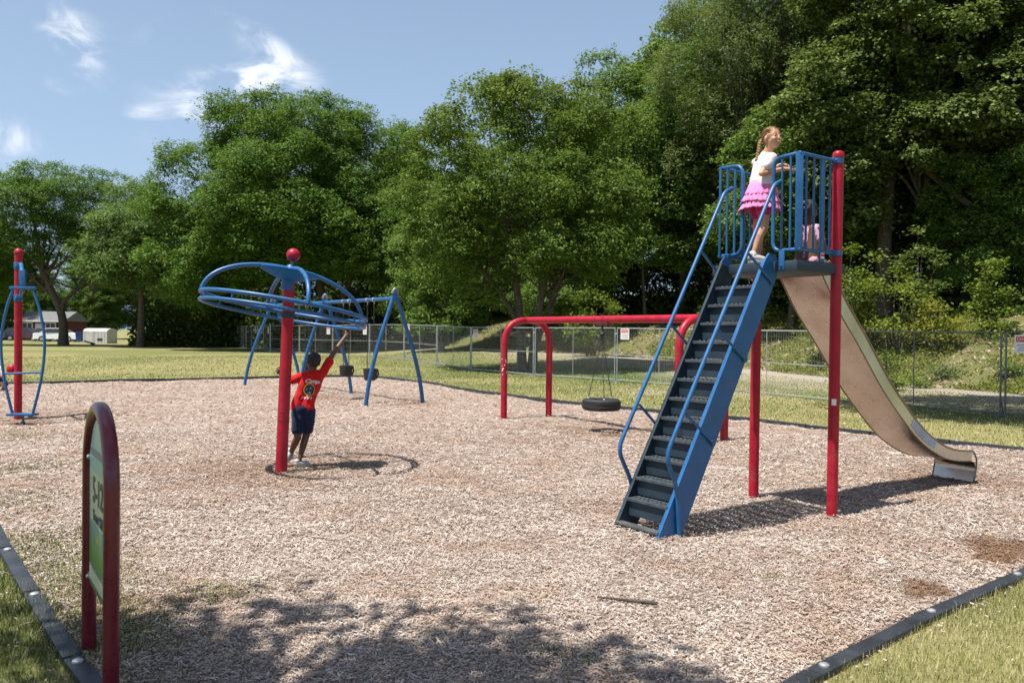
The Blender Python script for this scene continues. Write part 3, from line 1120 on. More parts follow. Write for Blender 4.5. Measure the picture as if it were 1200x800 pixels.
    make_tree('slope_tree', 'leafy tree on the slope behind the right arch of the tire swing', 9.9, 47,
              [([(0, 0, -0.3), (0.2, 0, 4), (-0.2, 0, 10)], 0.26), ([(-2.2, -1, -.3), (-2.4, -1, 3), (-2.3, -1, 6.0)], 0.10)],
              [(0.4, 0, 12.6, 3.0, 3.2, 3.4), (-2.0, 0, 9.8, 2.6, 3, 3.2), (2.2, 0, 10.2, 2.6, 3, 3.4), (0, -1, 7.0, 3.4, 2.6, 2.8), (-.5, -1, 4.4, 2.8, 2, 1.6), (3, -1, 5.4, 2, 2, 2)],
              LF_WOOD, 26, density=0.38, clump_r=1.1, per=300, leaf=0.19, limbs=12)
    make_tree('willow_tree', 'tall grey-green willow rising out of the top of the photo behind the climbing girl', 13.6, 43,
              [([(0, 0, -0.3), (0.1, 0, 5), (0.6, 0, 13), (1.1, 0, 18)], 0.42), ([(0.2, 0, 5), (-1, 0, 10), (-2.4, 0, 15)], 0.24)],
              [(0.6, 0, 17.6, 3.2, 3.2, 3.6), (-2.6, 0, 13.4, 2.6, 2.8, 2.6), (2.6, 0, 13.6, 2.6, 2.8, 3.2), (0, -1.2, 10.6, 3.2, 2.6, 3.2), (-2.6, -.6, 9.2, 2.4, 2.4, 2.6), (1.8, -1, 7.2, 2.8, 2.4, 2.6), (-1.4, -.5, 19.4, 2.2, 2, 1.6), (-3.9, 0, 16.2, 1.5, 1.6, .8)],
              LF_GREY, 27, density=0.55, clump_r=0.85, per=300, leaf=0.16, aspect=0.34, flat=1.0, limbs=36, axisbias=np.array([0, 0, -0.8]), inner=0.2)
    make_tree('maple_tree', 'huge maple with a leaning bare limb filling the upper right of the woods', 19.6, 36.0,
              [([(-2.3, 0.5, -0.3), (-2.2, .5, 4), (-1.7, .5, 9), (-1.3, .5, 13)], 0.30), ([(2.9, -3, -0.6), (2.2, -2.6, 1.4), (0.8, -1.8, 3.2), (-0.9, -1, 4.9), (-1.9, -.6, 6.2)], 0.17), ([(1.4, 1, -.3), (1.4, 1, 4), (1.2, 1, 10)], 0.26)],
              [(-1.8, 0, 10.4, 3.4, 3.2, 3.4), (-3.6, -.2, 8.0, 2.4, 2.6, 2.4), (2.2, -.6, 10.2, 3.4, 3.2, 3.8), (0.4, -2.0, 8.0, 3.2, 2.4, 2.0), (-2.6, 0, 13.6, 3.0, 3.0, 2.8), (1.8, 0, 14.0, 3.2, 3.0, 2.8), (4.4, -.8, 7.0, 2.2, 2.4, 2.2), (-1.6, -2.2, 6.3, 1.7, 1.6, .9), (-4.0, .6, 5.2, 1.5, 1.6, 1.8)],
              LF_MAPLE, 28, scale=1.14, density=0.7, clump_r=0.78, per=400, leaf=0.145, aspect=0.8, flat=0.6, limbs=44, inner=0.16)
    make_tree('slope_tree', 'dark slim-trunked tree on the bank behind the slide chute', 13.3, 38,
              [([(0, 0, -0.3), (0.1, 0, 3), (0.3, 0, 8)], 0.17), ([(1.3, -1.5, -.3), (1.5, -1.5, 2), (1.9, -1.5, 5)], 0.09)],
              [(0, 0, 7.6, 2.8, 2.6, 3.2), (1.4, -.8, 5.2, 2.2, 2, 2.0), (-1.6, -.5, 5.0, 2.0, 2, 2.2), (1.8, 0, 9.6, 2.2, 2.2, 2.4)],
              LF_WOOD, 29, density=0.5, clump_r=0.85, per=260, leaf=0.17, limbs=14)
    # woods that read as one kind: shared crowns
    wlab = ['woodland tree rising behind the middle of the largest locust crown', 'woodland tree behind the left shoulder of the largest locust', 'woodland tree showing in the gap between the largest locust and the elm',
            'woodland tree directly behind the elm trunk', 'woodland tree behind the right half of the elm crown', 'tall woodland tree topping the slope between elm and blue stairs', 'woodland tree behind the willow foot, over the blue stairs',
            'tall woodland tree behind the red slide posts', 'woodland tree deep behind the maple trunks', 'woodland tree behind the leaning bare maple limb', 'woodland tree filling the right edge behind the maple', 'woodland tree between the willow and the maple',
            'low woodland tree far behind the pale drooping tree', 'woodland tree behind the right edge of the largest locust', 'small woodland tree just left of the elm, beyond the fence corner', 'small woodland tree right of the elm, behind the tire swing beam',
            'distant tree at the left edge beyond the parked cars', 'distant tree behind the dark red house', 'distant tree between the house and the pale drooping tree', 'woodland tree highest up the slope behind the maple crown', 'small dark tree right of the pale drooping tree',
            'distant tree behind the forked locust trunk', 'distant tree over the roof of the dark red house', 'distant tree between the two far-left trunks',
            'lower woodland tree behind the right blue swing leg', 'lower woodland tree behind the right flank of the elm', 'lower woodland tree behind the top of the blue stairs', 'lower woodland tree behind the maple saplings', 'lower woodland tree above the slender lone sapling', 'lower woodland tree right behind the climbing girl', 'low woodland tree framed by the elm stems', 'low woodland tree at the root of the leaning bare limb',
            'distant tree behind the left end of the hedge', 'low distant tree over the hedge beyond the parked cars', 'distant tree just left of the hoop spinner post', 'distant tree showing past the right eave of the dark red house', 'distant tree behind the white shed', 'low distant tree against the left gable of the dark red house']
    specs = [
        (-21.0, 74, 1.10, 0), (-27.5, 78, 0.95, 1), (-8.2, 66, 0.93, 2), (-2.4, 58, 0.72, 0), (2.2, 62, 0.86, 1), (8.0, 66, 0.95, 2),
        (14.4, 60, 1.30, 0), (19.8, 54, 1.32, 1), (24.0, 46, 1.25, 2), (20.5, 41.5, 1.05, 0), (25.6, 36, 1.1, 1), (17.2, 47.5, 1.2, 2),
        (-34.0, 92, 0.8, 1), (-13.0, 72, 1.0, 1), (-4.2, 47.5, 0.62, 2), (3.2, 46.5, 0.66, 0),
        (-64, 96, 0.8, 0), (-58, 112, 0.9, 2), (-49, 118, 0.8, 1), (30, 56, 1.3, 0), (-24.8, 70.5, 0.62, 2), (-54, 116, 0.85, 0), (-62, 118, 0.8, 1), (-46, 108, 0.7, 2),
        (-6.2, 55, 0.7, 1), (5.6, 57, 0.8, 2), (12.4, 53, 0.8, 0), (18.6, 41, 0.7, 1), (22.6, 38, 0.75, 2), (15.6, 45.5, 0.6, 1), (1.0, 52, 0.6, 2), (20.5, 34.5, 0.55, 0),
        (-67, 108, 0.7, 1), (-61, 105, 0.55, 2), (-73, 113, 0.8, 0), (-51, 128, 0.8, 1), (-44, 122, 0.75, 2), (-56, 109, 0.5, 0)]
    protos = []
    shapes = [
        ([([(0, 0, -0.5), (0.1, 0, 4), (-.2, 0, 11)], 0.26)], [(0, 0, 12.4, 3.6, 3.6, 3.8), (-1.8, 0, 9.2, 3.0, 3.2, 3.2), (1.8, .4, 8.8, 3.2, 3.2, 3.4), (0, 0, 5.2, 3.8, 3.6, 3.0), (.6, 0, 15, 2.2, 2.2, 2.2)]),
        ([([(0, 0, -0.5), (-.2, 0, 4), (.3, 0, 10)], 0.22)], [(0.4, 0, 11.6, 3.2, 3.2, 4.4), (-1.4, .6, 8.0, 3.2, 3.2, 3.0), (1.8, 0, 7.2, 3.0, 3.0, 3.2), (-.4, 0, 4.4, 3.6, 3.2, 2.6)]),
        ([([(0, 0, -0.5), (.2, 0, 4), (.1, 0, 12)], 0.3)], [(-.6, 0, 13.0, 3.0, 3.0, 3.4), (1.6, 0, 10.4, 3.2, 3.0, 3.2), (-2.0, 0, 8.6, 3.0, 3.0, 3.0), (.8, 0, 6.2, 3.8, 3.4, 2.8), (-.4, 0, 3.6, 3.4, 3.2, 2.0)]),
    ]
    for i, (x, y, s, k) in enumerate(specs):
        lab = wlab[i]
        if k < len(protos) + 0 and len(protos) > k:
            src = protos[k]
            o = src.copy()
            COL.objects.link(o)
            o.location = (x, y, float(ground_z(x, y)))
            o['label'] = lab
            for ch in src.children:
                c = ch.copy()
                COL.objects.link(c)
                c.parent = o
        else:
            k2 = len(protos)
            o = make_tree('woodland_tree', lab, x, y, shapes[k2][0], shapes[k2][1], LF_WOOD, 60 + k2, density=0.36, clump_r=1.15, per=330, leaf=0.22, limbs=10,
                          group='woodland trees behind the park')
            protos.append(o)
        o.scale = (s, s, s)
        o.rotation_euler = (0, 0, i * 2.4)
    # trees that shade the near ground; they stand behind the photographer
    make_tree('shade_tree', 'tree behind the photographer that throws the dappled shade on the near chips', -5.5, 0.40,
              [([(0, 0, -0.2), (0, 0, 2), (0.4, 0.2, 5)], 0.24)],
              [(0.5, 0.2, 8.4, 2.4, 1.9, 1.6), (2.6, 2.0, 7.0, 1.0, 0.8, .6), (0.9, 2.2, 6.8, 1.0, 0.7, .6), (2.9, 0.5, 7.4, 1.0, 1.1, .8), (-1.8, 1.4, 7.0, 1.5, 1.2, 1.0), (-.6, 2.0, 6.6, 1.0, .7, .5), (3.3, 2.4, 6.4, .5, .5, .4)],
              LF_WOOD, 41, density=0.52, clump_r=0.52, per=115, leaf=0.15, limbs=16, inner=0.1)
    make_tree('shade_tree', 'big tree outside the right edge whose high crown shades the lawn along the fence', 13.0, 10.5,
              [([(0, 0, -0.3), (0, 0, 4), (-0.6, .5, 9)], 0.4)],
              [(-6.2, 5.6, 12.9, 3.6, 2.4, 2.2), (-2.4, 3.2, 13.2, 4.2, 3.4, 2.8), (0.6, -.5, 12.2, 4.0, 4.0, 3.4), (-3.6, 6.0, 14.2, 3.4, 2.4, 2.2)],
              LF_MAPLE, 42, density=0.5, clump_r=0.9, per=170, leaf=0.2, limbs=18, inner=0.1)


build_trees()


def shrub(name, label, x, y, h, w, mat, seed, group=None, leaf=0.12, n=26, per=70, stem=True, cat='shrub', tip=0.4):
    rs = np.random.RandomState(seed)
    z = float(ground_z(x, y))
    root = thing(name, label, cat, (x, y, z), group)
    mb = MB()
    P, O = [], []
    ht = []
    for i in range(n):
        a = rs.uniform(0, 6.28)
        rr = w * 0.5 * math.sqrt(rs.rand())
        hh = h * (0.18 + 0.82 * rs.rand() * (1 - 0.45 * (rr / (w * 0.5)) ** 2))
        c = np.array([rr * math.cos(a), rr * math.sin(a), hh])
        g = rs.normal(0, 1, (per, 3)) * np.array([0.16, 0.16, 0.10]) * (0.6 + 0.5 * w / 1.5)
        P.append(c + g)
        O.append(np.tile(c / (np.linalg.norm(c) + .01), (per, 1)))
        if stem and i < 14:
            s = Vector((rs.uniform(-.1, .1) * w, rs.uniform(-.1, .1) * w, 0))
            e = Vector(c)
            path = catmull([s, s.lerp(e, 0.5) + Vector((0, 0, 0.1 * h)), e], 3)
            mb.tube(path, 0.02, 5, rr=[0.016 * (1 - 0.8 * k / (len(path) - 1)) * (0.6 + h / 3) for k in range(len(path))])
    P = np.concatenate(P)
    O = np.concatenate(O)
    q = leaf_quads(rs, P, np.full(len(P), leaf), 0.6, 0.6, O)
    np_mesh('foliage', q, 4, mat, {'tip': np.clip(rs.rand(len(P)) * tip, 0, 1)}, root)
    if stem:
        mb.build('stem', BARK, root, local=True)
    return root


shrub('sapling', 'bright yellow-green maple sapling cluster on the bank right of the slide', 15.0, 31.2, 4.2, 2.6, LF_BRIGHT, 71, n=30, leaf=0.15, tip=0.25)
shrub('sapling', 'low yellowing sapling at the foot of the bright maple cluster', 15.7, 29.7, 2.0, 1.8, LF_BRIGHT, 72, n=30, tip=1.0)
shrub('sapling', 'slender green sapling standing alone on the sunny bank at the right', 17.9, 29.7, 2.9, 1.5, LF_BRIGHT, 73, n=32, leaf=0.13, tip=0.1)
shrub('sapling', 'green sapling in the shade just right of the slide post', 13.0, 32.0, 4.2, 2.2, LF_MAPLE, 74, n=36, leaf=0.15)
shrub('sapling', 'tall thin bright sapling behind the maple sapling cluster', 16.6, 32.6, 4.6, 1.8, LF_MAPLE, 77, n=26, leaf=0.15, tip=0.2)
shrub('sapling', 'bright leafy sapling half hidden by the top of the chute', 14.0, 33.4, 4.6, 1.8, LF_BRIGHT, 78, n=24, leaf=0.15, tip=0.1)
shrub('shrub', 'light green shrub catching the sun under the right side of the elm', 4.0, 40.5, 3.6, 2.8, LF_BRIGHT, 75, n=30, leaf=0.14, tip=0.1)
shrub('shrub', 'tall weed clump growing along the fence at the slide chute', 9.65, 20.6, 1.45, 0.4, LF_MAPLE, 76, n=12, per=26, leaf=0.09)
wl_ = ['leafy weed clump by the fence at the slide chute rim', 'broad weed clump on the bank right of the slide chute', 'small weed clump at the edge of the dirt trail', 'low weed clump between the trail and its climbing spur', 'broad weed clump below the yellowing sapling', 'weed clump below the slender lone sapling', 'small weed clump beside the climbing spur of the trail', 'tiny weed clump by the fence left of the chute']
for i, (x, y, h, w) in enumerate([(10.5, 25.6, .7, 1.2), (11.6, 27.6, .8, 1.5), (12.2, 24.6, .5, .8), (13.9, 26.2, .45, 1.0), (13.2, 28.8, .6, 1.6), (16.5, 27.4, .9, 1.6), (15.0, 24.3, .5, .7), (10.9, 23.4, .4, .6)]):
    shrub('weed_clump', wl_[i], x + 0.8, y + 1.0, h, w, LF_BRIGHT if i % 3 else LF_MAPLE, 80 + i, 'weed clumps on the bank', leaf=0.09, n=14, per=40, stem=False, cat='plant', tip=0.15)


def scatter(name, label, n, sampler, mat, size, aspect, seed, tall, upbias=0.3, tip=0.0, clump=1):
    """ground cover: leaf-sized faces"""
    rs = np.random.RandomState(seed)
    x, y, hmax = sampler(rs, n)
    z = ground_z(x, y)
    C = np.stack([x, y, z + rs.rand(len(x)) ** 1.5 * hmax * tall], -1)
    q = leaf_quads(rs, C, np.full(len(C), size), aspect, upbias)
    o = np_mesh(name, q, 4, mat, {'tip': rs.rand(len(C)) * tip}, kind='stuff')
    o['label'] = label
    return o


def under_right(rs, n):
    x = rs.uniform(-6, 36, n * 2)
    y = rs.uniform(20, 66, n * 2)
    t = trail_t(x, y)
    w = vnoise(x * 0.28, y * 0.28) + 0.5 * vnoise(x * 0.9, y * 0.9)
    edge = 5.5 + 3.0 * S((13 - x) / 14) + 3.6 * S((x - 12) / 4)
    k = (t > edge + 3 * w) & (t < 24)
    x, y, w, t = x[k], y[k], w[k], t[k]
    h = np.clip(1.0 + (t - 5) * 0.35, 0.4, 4.6) * np.clip(0.75 + 2.0 * w, 0.1, 1.7)
    return x, y, h


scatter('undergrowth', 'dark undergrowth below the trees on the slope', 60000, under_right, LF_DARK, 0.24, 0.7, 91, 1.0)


def under_left(rs, n):
    x = rs.uniform(-34, -1, n)
    y = 69 + rs.uniform(0, 6, n) + (x + 30) * -0.28
    y = np.where(x > -12, np.maximum(y, 56 - (x + 12) * 0.2 + rs.uniform(0, 4, n)), y)
    w = vnoise(x * 0.3, y * 0.3 + 40)
    return x, y, np.clip(4.2 + 4 * w, 1.2, 6.5)


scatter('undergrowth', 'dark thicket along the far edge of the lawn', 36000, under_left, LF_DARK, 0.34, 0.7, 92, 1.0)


def weeds_bank(rs, n):
    x = rs.uniform(7, 24, n * 3)
    y = rs.uniform(18, 42, n * 3)
    t = trail_t(x, y)
    w = vnoise(x * 0.5, y * 0.5 + 11) + 0.6 * vnoise(x * 1.6, y * 1.6)
    spd = np.abs(sdist_poly(x, y, spur))
    k = (t > 0.7) & (t < 13) & (w > -0.02) & (spd > 0.8)
    return x[k], y[k], np.clip(w[k] * 0.8, 0.04, 0.45)


scatter('bank_weeds', 'low weeds and dry grass on the bank', 40000, weeds_bank, LF_BRIGHT, 0.11, 0.35, 93, 1.0, tip=0.6)

m, nt, p = mat_base('dry_leaf')
nt.links.new(ramp(nt, island(nt), [(0, (0.10, 0.065, 0.035)), (0.5, (0.27, 0.19, 0.11)), (1, (0.46, 0.36, 0.24))]), p.inputs['Base Color'])
p.inputs['Roughness'].default_value = 0.9
DRY = m


def litter(rs, n):
    x = rs.uniform(-2, 26, n * 3)
    y = rs.uniform(18, 56, n * 3)
    t = trail_t(x, y)
    k = (t > 0.8) & (t < 13)
    return x[k], y[k], np.full(k.sum(), 0.06)


scatter('leaf_litter', 'dry leaves and twigs strewn on the bank', 14000, litter, DRY, 0.15, 0.4, 94, 1.0, 1.2)
tagd = DRY

# ------------------------------------------------------------------ grass
m, nt, p = mat_base('grass_blade')
c = ramp(nt, island(nt), [(0, (0.10, 0.125, 0.025)), (0.25, (0.19, 0.195, 0.05)), (0.55, (0.33, 0.30, 0.125)), (0.85, (0.45, 0.39, 0.21)), (1, (0.55, 0.48, 0.30))])
c = mixc(nt, attr(nt, 'lush'), c, ramp(nt, island(nt), [(0, (0.025, 0.055, 0.008)), (0.6, (0.065, 0.11, 0.018)), (1, (0.16, 0.19, 0.05))]))
nt.links.new(c, p.inputs['Base Color'])
p.inputs['Roughness'].default_value = 0.7
p.inputs['Specular IOR Level'].default_value = 0.2
GRASS = m


def blades(rs, x, y, z, h, w, lush, name, label):
    n = len(x)
    th = rs.uniform(0, 2 * np.pi, n)
    bd = rs.uniform(0.15, 0.8, n)
    d = np.stack([np.cos(th), np.sin(th), np.zeros(n)], -1)
    s = np.stack([-np.sin(th), np.cos(th), np.zeros(n)], -1)
    b = np.stack([x, y, z], -1)
    h = h[:, None]
    w = w[:, None]
    top = b + np.array([0, 0, 1.0]) * h + d * h * bd[:, None]
    v = np.stack([b - s * w, b + s * w, top + s * w * 0.25, top - s * w * 0.25], 1)
    o = np_mesh(name, v, 4, GRASS, {'lush': lush}, kind='stuff')
    o['label'] = label


def grow_grass():
    rs = np.random.RandomState(31)
    # near corners
    n = 700000
    x, y = rs.uniform(-7, 7.5, n), rs.uniform(2.4, 9.5, n)
    d, _, _ = near_poly(x, y)
    k = (~inside(x, y)) & (d > 0.035 + 0.02 * rs.rand(n)) & (np.abs(x) < 0.72 * y + 0.6)
    x, y = x[k], y[k]
    w = vnoise(x * 2.2, y * 2.2)
    lush = np.clip(0.08 + 1.5 * w + 0.45 * (x < 0), 0, 1) * (rs.rand(len(x)) < 0.8)
    blades(rs, x, y, ground_z(x, y), rs.uniform(0.018, 0.05, len(x)) * (1 + 0.8 * w), rs.uniform(0.0007, 0.0019, len(x)), lush, 'lawn_grass', 'mown half-dry grass of the near lawn')
    # the lawn beyond the chips
    X_, Y_, W_ = [], [], []
    for a, b, nn, ww in ((11, 18, 60000, 0.006), (18, 30, 90000, 0.010), (30, 48, 60000, 0.018)):
        th = rs.uniform(-0.72, 0.72, nn)
        rr = np.sqrt(rs.uniform(a * a, b * b, nn))
        X_.append(rr * np.sin(th))
        Y_.append(rr * np.cos(th))
        W_.append(np.full(nn, ww))
    x, y, ww = map(np.concatenate, (X_, Y_, W_))
    d, _, _ = near_poly(x, y)
    k = (~inside(x, y)) & (d > 0.08) & (trail_t(x, y) < -0.8) & (rs.rand(len(x)) < 0.72)
    x, y, ww = x[k], y[k], ww[k]
    w = vnoise(x * 0.6, y * 0.6) + 0.6 * vnoise(x * 2, y * 2)
    lush = np.clip(-0.1 + 1.0 * w + 0.8 * np.exp(-((x - 1.5) ** 2 + (y - 33.5) ** 2) / 45), 0, 1)
    blades(rs, x, y, ground_z(x, y), rs.uniform(0.015, 0.045, len(x)), ww * rs.uniform(0.6, 1.3, len(x)), lush, 'lawn_grass', 'mown lawn beyond the wood chips')
    # tufts that have come up through the chips
    X_, Y_, H_ = [], [], []
    spots = [(-3.0, 5.3, .42, 3600), (-2.65, 4.85, .36, 3600), (-2.3, 4.4, .28, 2800), (-2.0, 4.05, .26, 2400), (-3.45, 5.85, .4, 2600), (-3.6, 6.0, .5, 500), (-4.5, 7.3, .5, 1600), (-5.6, 9.0, .5, 1500), (-7.3, 11.8, .5, 900), (-1.75, 4.75, .22, 900),
             (-1.5, 4.9, .25, 160), (0.3, 3.85, .16, 260), (1.75, 5.15, .14, 120), (1.25, 5.3, .12, 60), (0.95, 4.5, .2, 90), (2.35, 5.05, .14, 90), (-1.65, 3.6, .2, 260), (-2.0, 3.95, .3, 420), (1.1, 3.9, .3, 80)]
    for cx, cy, r, nn in spots:
        X_.append(rs.normal(cx, r * 0.6, nn))
        Y_.append(rs.normal(cy, r * 0.6, nn))
        H_.append(rs.uniform(0.010, 0.042, nn))
    x, y, h = map(np.concatenate, (X_, Y_, H_))
    blades(rs, x, y, mulch_z(x, y), h, rs.uniform(0.0015, 0.0035, len(x)), rs.uniform(0.2, 1, len(x)), 'grass_tufts', 'grass coming up through the wood chips')


grow_grass()

# ------------------------------------------------------------------ slide tower
E_ = Vector((0.81, 0.586, 0)).normalized()
N_ = Vector((E_.y, -E_.x, 0))
F_ = Vector((2.17, 7.09, 0))


def P_(s, t, z):
    return F_ + E_ * s + N_ * t + Vector((0, 0, z))


DECK = Matrix((E_, N_ * -1, Vector((0, 0, 1)))).transposed()      # x along the slide, y away, z up


def arc_path(a, corner, b, r, n=5):
    """from a to b with the corner rounded"""
    a, corner, b = Vector(a), Vector(corner), Vector(b)
    u, v = (a - corner).normalized(), (b - corner).normalized()
    p, q = corner + u * r, corner + v * r
    out = [a]
    for i in range(n + 1):
        t = i / n
        out.append(p * (1 - t) ** 2 + corner * 2 * t * (1 - t) + q * t * t)
    out.append(b)
    return out


def round_path(pts, r, n=5, closed=False):
    pts = [Vector(q) for q in pts]
    out = [] if closed else [pts[0]]
    k = len(pts)
    for i in (range(k) if closed else range(1, k - 1)):
        a, c, b = pts[i - 1], pts[i], pts[(i + 1) % k]
        rr = min(r, (a - c).length * 0.48, (b - c).length * 0.48)
        u, v = (a - c).normalized(), (b - c).normalized()
        p, q = c + u * rr, c + v * rr
        for j in range(n + 1):
            t = j / n
            out.append(p * (1 - t) ** 2 + c * 2 * t * (1 - t) + q * t * t)
    if not closed:
        out.append(pts[-1])
    return out


def bolt(mb, c, axis, r=0.012):
    mb.lathe([(r, 0), (r, 0.006), (r * 0.7, 0.011), (r * .2, 0.012)], c, 8, axis)


def slide_tower():
    base = P_(0.2, 0, 0)
    g = thing('playground_slide', 'tall metal slide with blue stairs, blue railed platform and red posts', 'slide', base)
    # red posts
    for t in (0.42, -0.42):
        mb = MB()
        b = P_(0.55, t, -0.12)
        e = P_(0.55, t, 3.19) + Vector((0.012, 0, 0))
        mb.tube([b, b.lerp(e, .5), e], 0.047, 18, caps=True)
        mb.lathe([(0.0475, -0.01), (0.050, 0.0), (0.050, 0.028), (0.043, 0.046), (0.026, 0.057), (0.004, 0.061)], e - Vector((0, 0, 0.006)), 18)
        po = mb.build('post', RED, g)
        if t > 0:
            mb = MB()
            c = P_(0.55, t, 1.02)
            out = Vector((-0.28, -0.96, 0)).normalized()
            tan = Vector((0.96, -0.28, 0))
            pts = []
            for k in range(7):
                an = (k - 3) / 3 * 0.42
                pts.append(out * 0.0485 * math.cos(an) + tan * 0.0485 * math.sin(an))
            vs = [c + q + Vector((0, 0, z)) for z in (-0.028, 0.028) for q in pts]
            mb.add(vs, [(i, i + 1, i + 8, i + 7) for i in range(6)])
            mb.build('sticker', WHITE, po)
    # deck
    mb = MB()
    mb.box(P_(0.30, 0, 2.195), (0.72, 0.90, 0.085), DECK, 0.008)
    mb.build('platform', BLUEDK, g)
    mb = MB()
    mb.box(P_(0.30, 0, 2.24), (0.68, 0.86, 0.008), DECK)
    mb.build('platform_tread', TREAD, g)
    # stairs
    sl = Vector((1.23, 0, 2.15)).normalized()           # along the stringer in (s,z)
    for t, nm in ((0.205, 'near'), (-0.275, 'far')):
        mb = MB()
        o = [P_(-1.455, t, -0.02), P_(-1.20, t, -0.02), P_(0.0, t, 2.13), P_(0.01, t, 2.24), P_(-0.03, t, 2.30), P_(-0.11, t, 2.31), P_(-0.16, t, 2.26)]
        mb.prism(o, N_ * -0.010, N_ * 0.010)
        st = mb.build('stringer', BLUE, g, smooth=False)
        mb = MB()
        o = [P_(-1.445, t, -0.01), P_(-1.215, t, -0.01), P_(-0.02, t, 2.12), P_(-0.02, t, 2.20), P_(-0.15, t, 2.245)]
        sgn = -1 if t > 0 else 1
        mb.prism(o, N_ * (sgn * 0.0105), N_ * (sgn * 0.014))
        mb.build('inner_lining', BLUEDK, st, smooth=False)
        # folded edges of the stringer
        mb = MB()
        a, b = P_(-1.452, t, 0.0), P_(-0.158, t, 2.258)
        q = (b - a).to_track_quat('X', 'Z').to_matrix()
        mb.box((a + b) / 2 - N_ * (0.008 if t > 0 else -0.008), ((b - a).length, 0.034, 0.006), q)
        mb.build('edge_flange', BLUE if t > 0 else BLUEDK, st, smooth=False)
    tw = 0.455
    tc = -0.035
    rise = 0.1605
    for i in range(12):
        z = 0.264 + rise * i
        s0 = -1.302 + 0.0965 * i - 0.015
        root = MB()
        # front lip, back bar and five slats with raised grip teeth
        root.box(P_(s0 + 0.012, tc, z - 0.012), (0.024, tw, 0.026), DECK, 0.004)
        for k in range(4):
            root.box(P_(s0 + 0.048 + k * 0.037, tc, z - 0.004), (0.023, tw, 0.008), DECK)
        for k in range(9):
            root.box(P_(s0 + 0.095, tc - tw / 2 + 0.045 + k * (tw - .09) / 8, z - 0.002), (0.16, 0.013, 0.010), DECK)
            if k < 8:
                for kk in range(3):
                    root.lathe([(0.012, 0), (0.008, 0.009), (0.005, 0.010)], P_(s0 + 0.03 + kk * 0.055, tc - tw / 2 + 0.07 + k * (tw - .09) / 8, z), 6)
        tr = root.build('tread', TREAD, g, smooth=False)
        mb = MB()
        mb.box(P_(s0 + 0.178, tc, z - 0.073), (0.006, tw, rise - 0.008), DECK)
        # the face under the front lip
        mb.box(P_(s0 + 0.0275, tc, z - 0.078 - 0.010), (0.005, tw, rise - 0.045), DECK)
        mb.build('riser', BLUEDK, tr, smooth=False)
    mb = MB()
    mb.box(P_(-1.40, tc, 0.075), (0.06, tw + 0.02, 0.02), DECK, 0.004)
    mb.box(P_(-1.40, tc, 0.06), (0.02, tw + 0.03, 0.03), DECK, 0.004)
    mb.build('foot_bar', DKSTEEL, g)
    # handrails
    for t, nm, pts, brs in (
        (0.235, 'near', [(0.02, 2.945), (-0.085, 2.90), (-1.385, 0.665), (-1.255, 0.42), (-1.225, 0.05)], [((-0.795, 1.64), (-0.44, 1.40)), ((-1.16, 0.98), (-0.83, 0.73)), ((-0.42, 2.28), (-0.09, 2.06))]),
        (-0.305, 'far', [(0.03, 2.955), (-0.075, 2.91), (-1.375, 0.655), (-1.21, 0.37), (-1.19, 0.16)], [((-0.75, 1.68), (-0.46, 1.43)), ((-1.13, 1.01), (-0.86, 0.77)), ((-0.385, 2.35), (-0.11, 2.12))])):
        mb = MB()
        mb.tube(round_path([P_(s, t, z) for s, z in pts], 0.10, 6), 0.0175, 12)
        h = mb.build('handrail', BLUE, g)
        for a, b in brs:
            mb = MB()
            pa, pb = P_(a[0], t, a[1]), P_(b[0], t * 0.985, b[1])
            mb.tube([pa, pb], 0.012, 8)
            q = (pb - pa).to_track_quat('X', 'Z').to_matrix()
            mb.box(pb, (0.05, 0.012, 0.035), q, 0.004)
            mb.build('rail_strut', BLUE, h)
    # guard rails
    zt, zb = 3.15, 2.335
    for t in (0.42, -0.42):
        sg = 1 if t > 0 else -1
        ti = sg * 0.165
        mb = MB()
        fr = [P_(0.50, t, zt), P_(0.0, t, zt), P_(0.0, ti, zt - 0.01), P_(0.0, ti, zb), P_(0.0, t, zb), P_(0.50, t, zb)]
        path = [fr[0], fr[1]] + round_path([fr[1], fr[2], fr[3], fr[4]], 0.09, 6)[1:-1] + [fr[4], fr[5]]
        mb.tube(path, 0.0165, 10)
        gr = mb.build('guard_rail', BLUE, g)
        mb = MB()
        mb.box(P_(0.0, t, (zt + zb) / 2), (0.016, 0.062, zt - zb + 0.02), DECK @ Matrix.Rotation(R(45) * sg, 3, 'Z'), 0.004)
        mb.build('corner_post', BLUE, gr)
        for tt_ in (0.335, 0.25):
            mb = MB()
            mb.tube([P_(0, sg * tt_, zb), P_(0, sg * tt_, zt)], 0.0105, 8)
            mb.build('baluster', BLUE, gr)
        for s_ in (0.10, 0.21, 0.45):
            mb = MB()
            mb.tube([P_(s_, t, zb), P_(s_, t, zt)], 0.0105, 8)
            mb.build('baluster', BLUE, gr)
        mb = MB()
        mb.box(P_(0.335, t, (zt + 2.16) / 2), (0.062, 0.016, zt - 2.16), DECK, 0.004)
        mb.build('support_plate', BLUE, gr)
        mb = MB()
        mb.box(P_(-0.0605, sg * 0.30, 2.25), (0.010, 0.055, 0.17), DECK, 0.003)
        bolt(mb, P_(-0.066, sg * 0.30, 2.20), -E_)
        mb.build('bracket', BLUE, gr)
        for z in (zt, zb):
            mb = MB()
            mb.box(P_(0.505, t, z), (0.05, 0.04, 0.055), DECK, 0.008)
            mb.lathe([(0.0555, -0.022), (0.0555, 0.022)], P_(0.55, t, z), 18)
            bolt(mb, P_(0.50, t + 0.02, z), N_)
            mb.build('clamp', BLUE, gr)
    mb = MB()
    mb.box(P_(0.335, 0.4295, 2.30), (0.052, 0.003, 0.05), DECK)
    lb = mb.build('warning_label', WHITE, g)
    mb = MB()
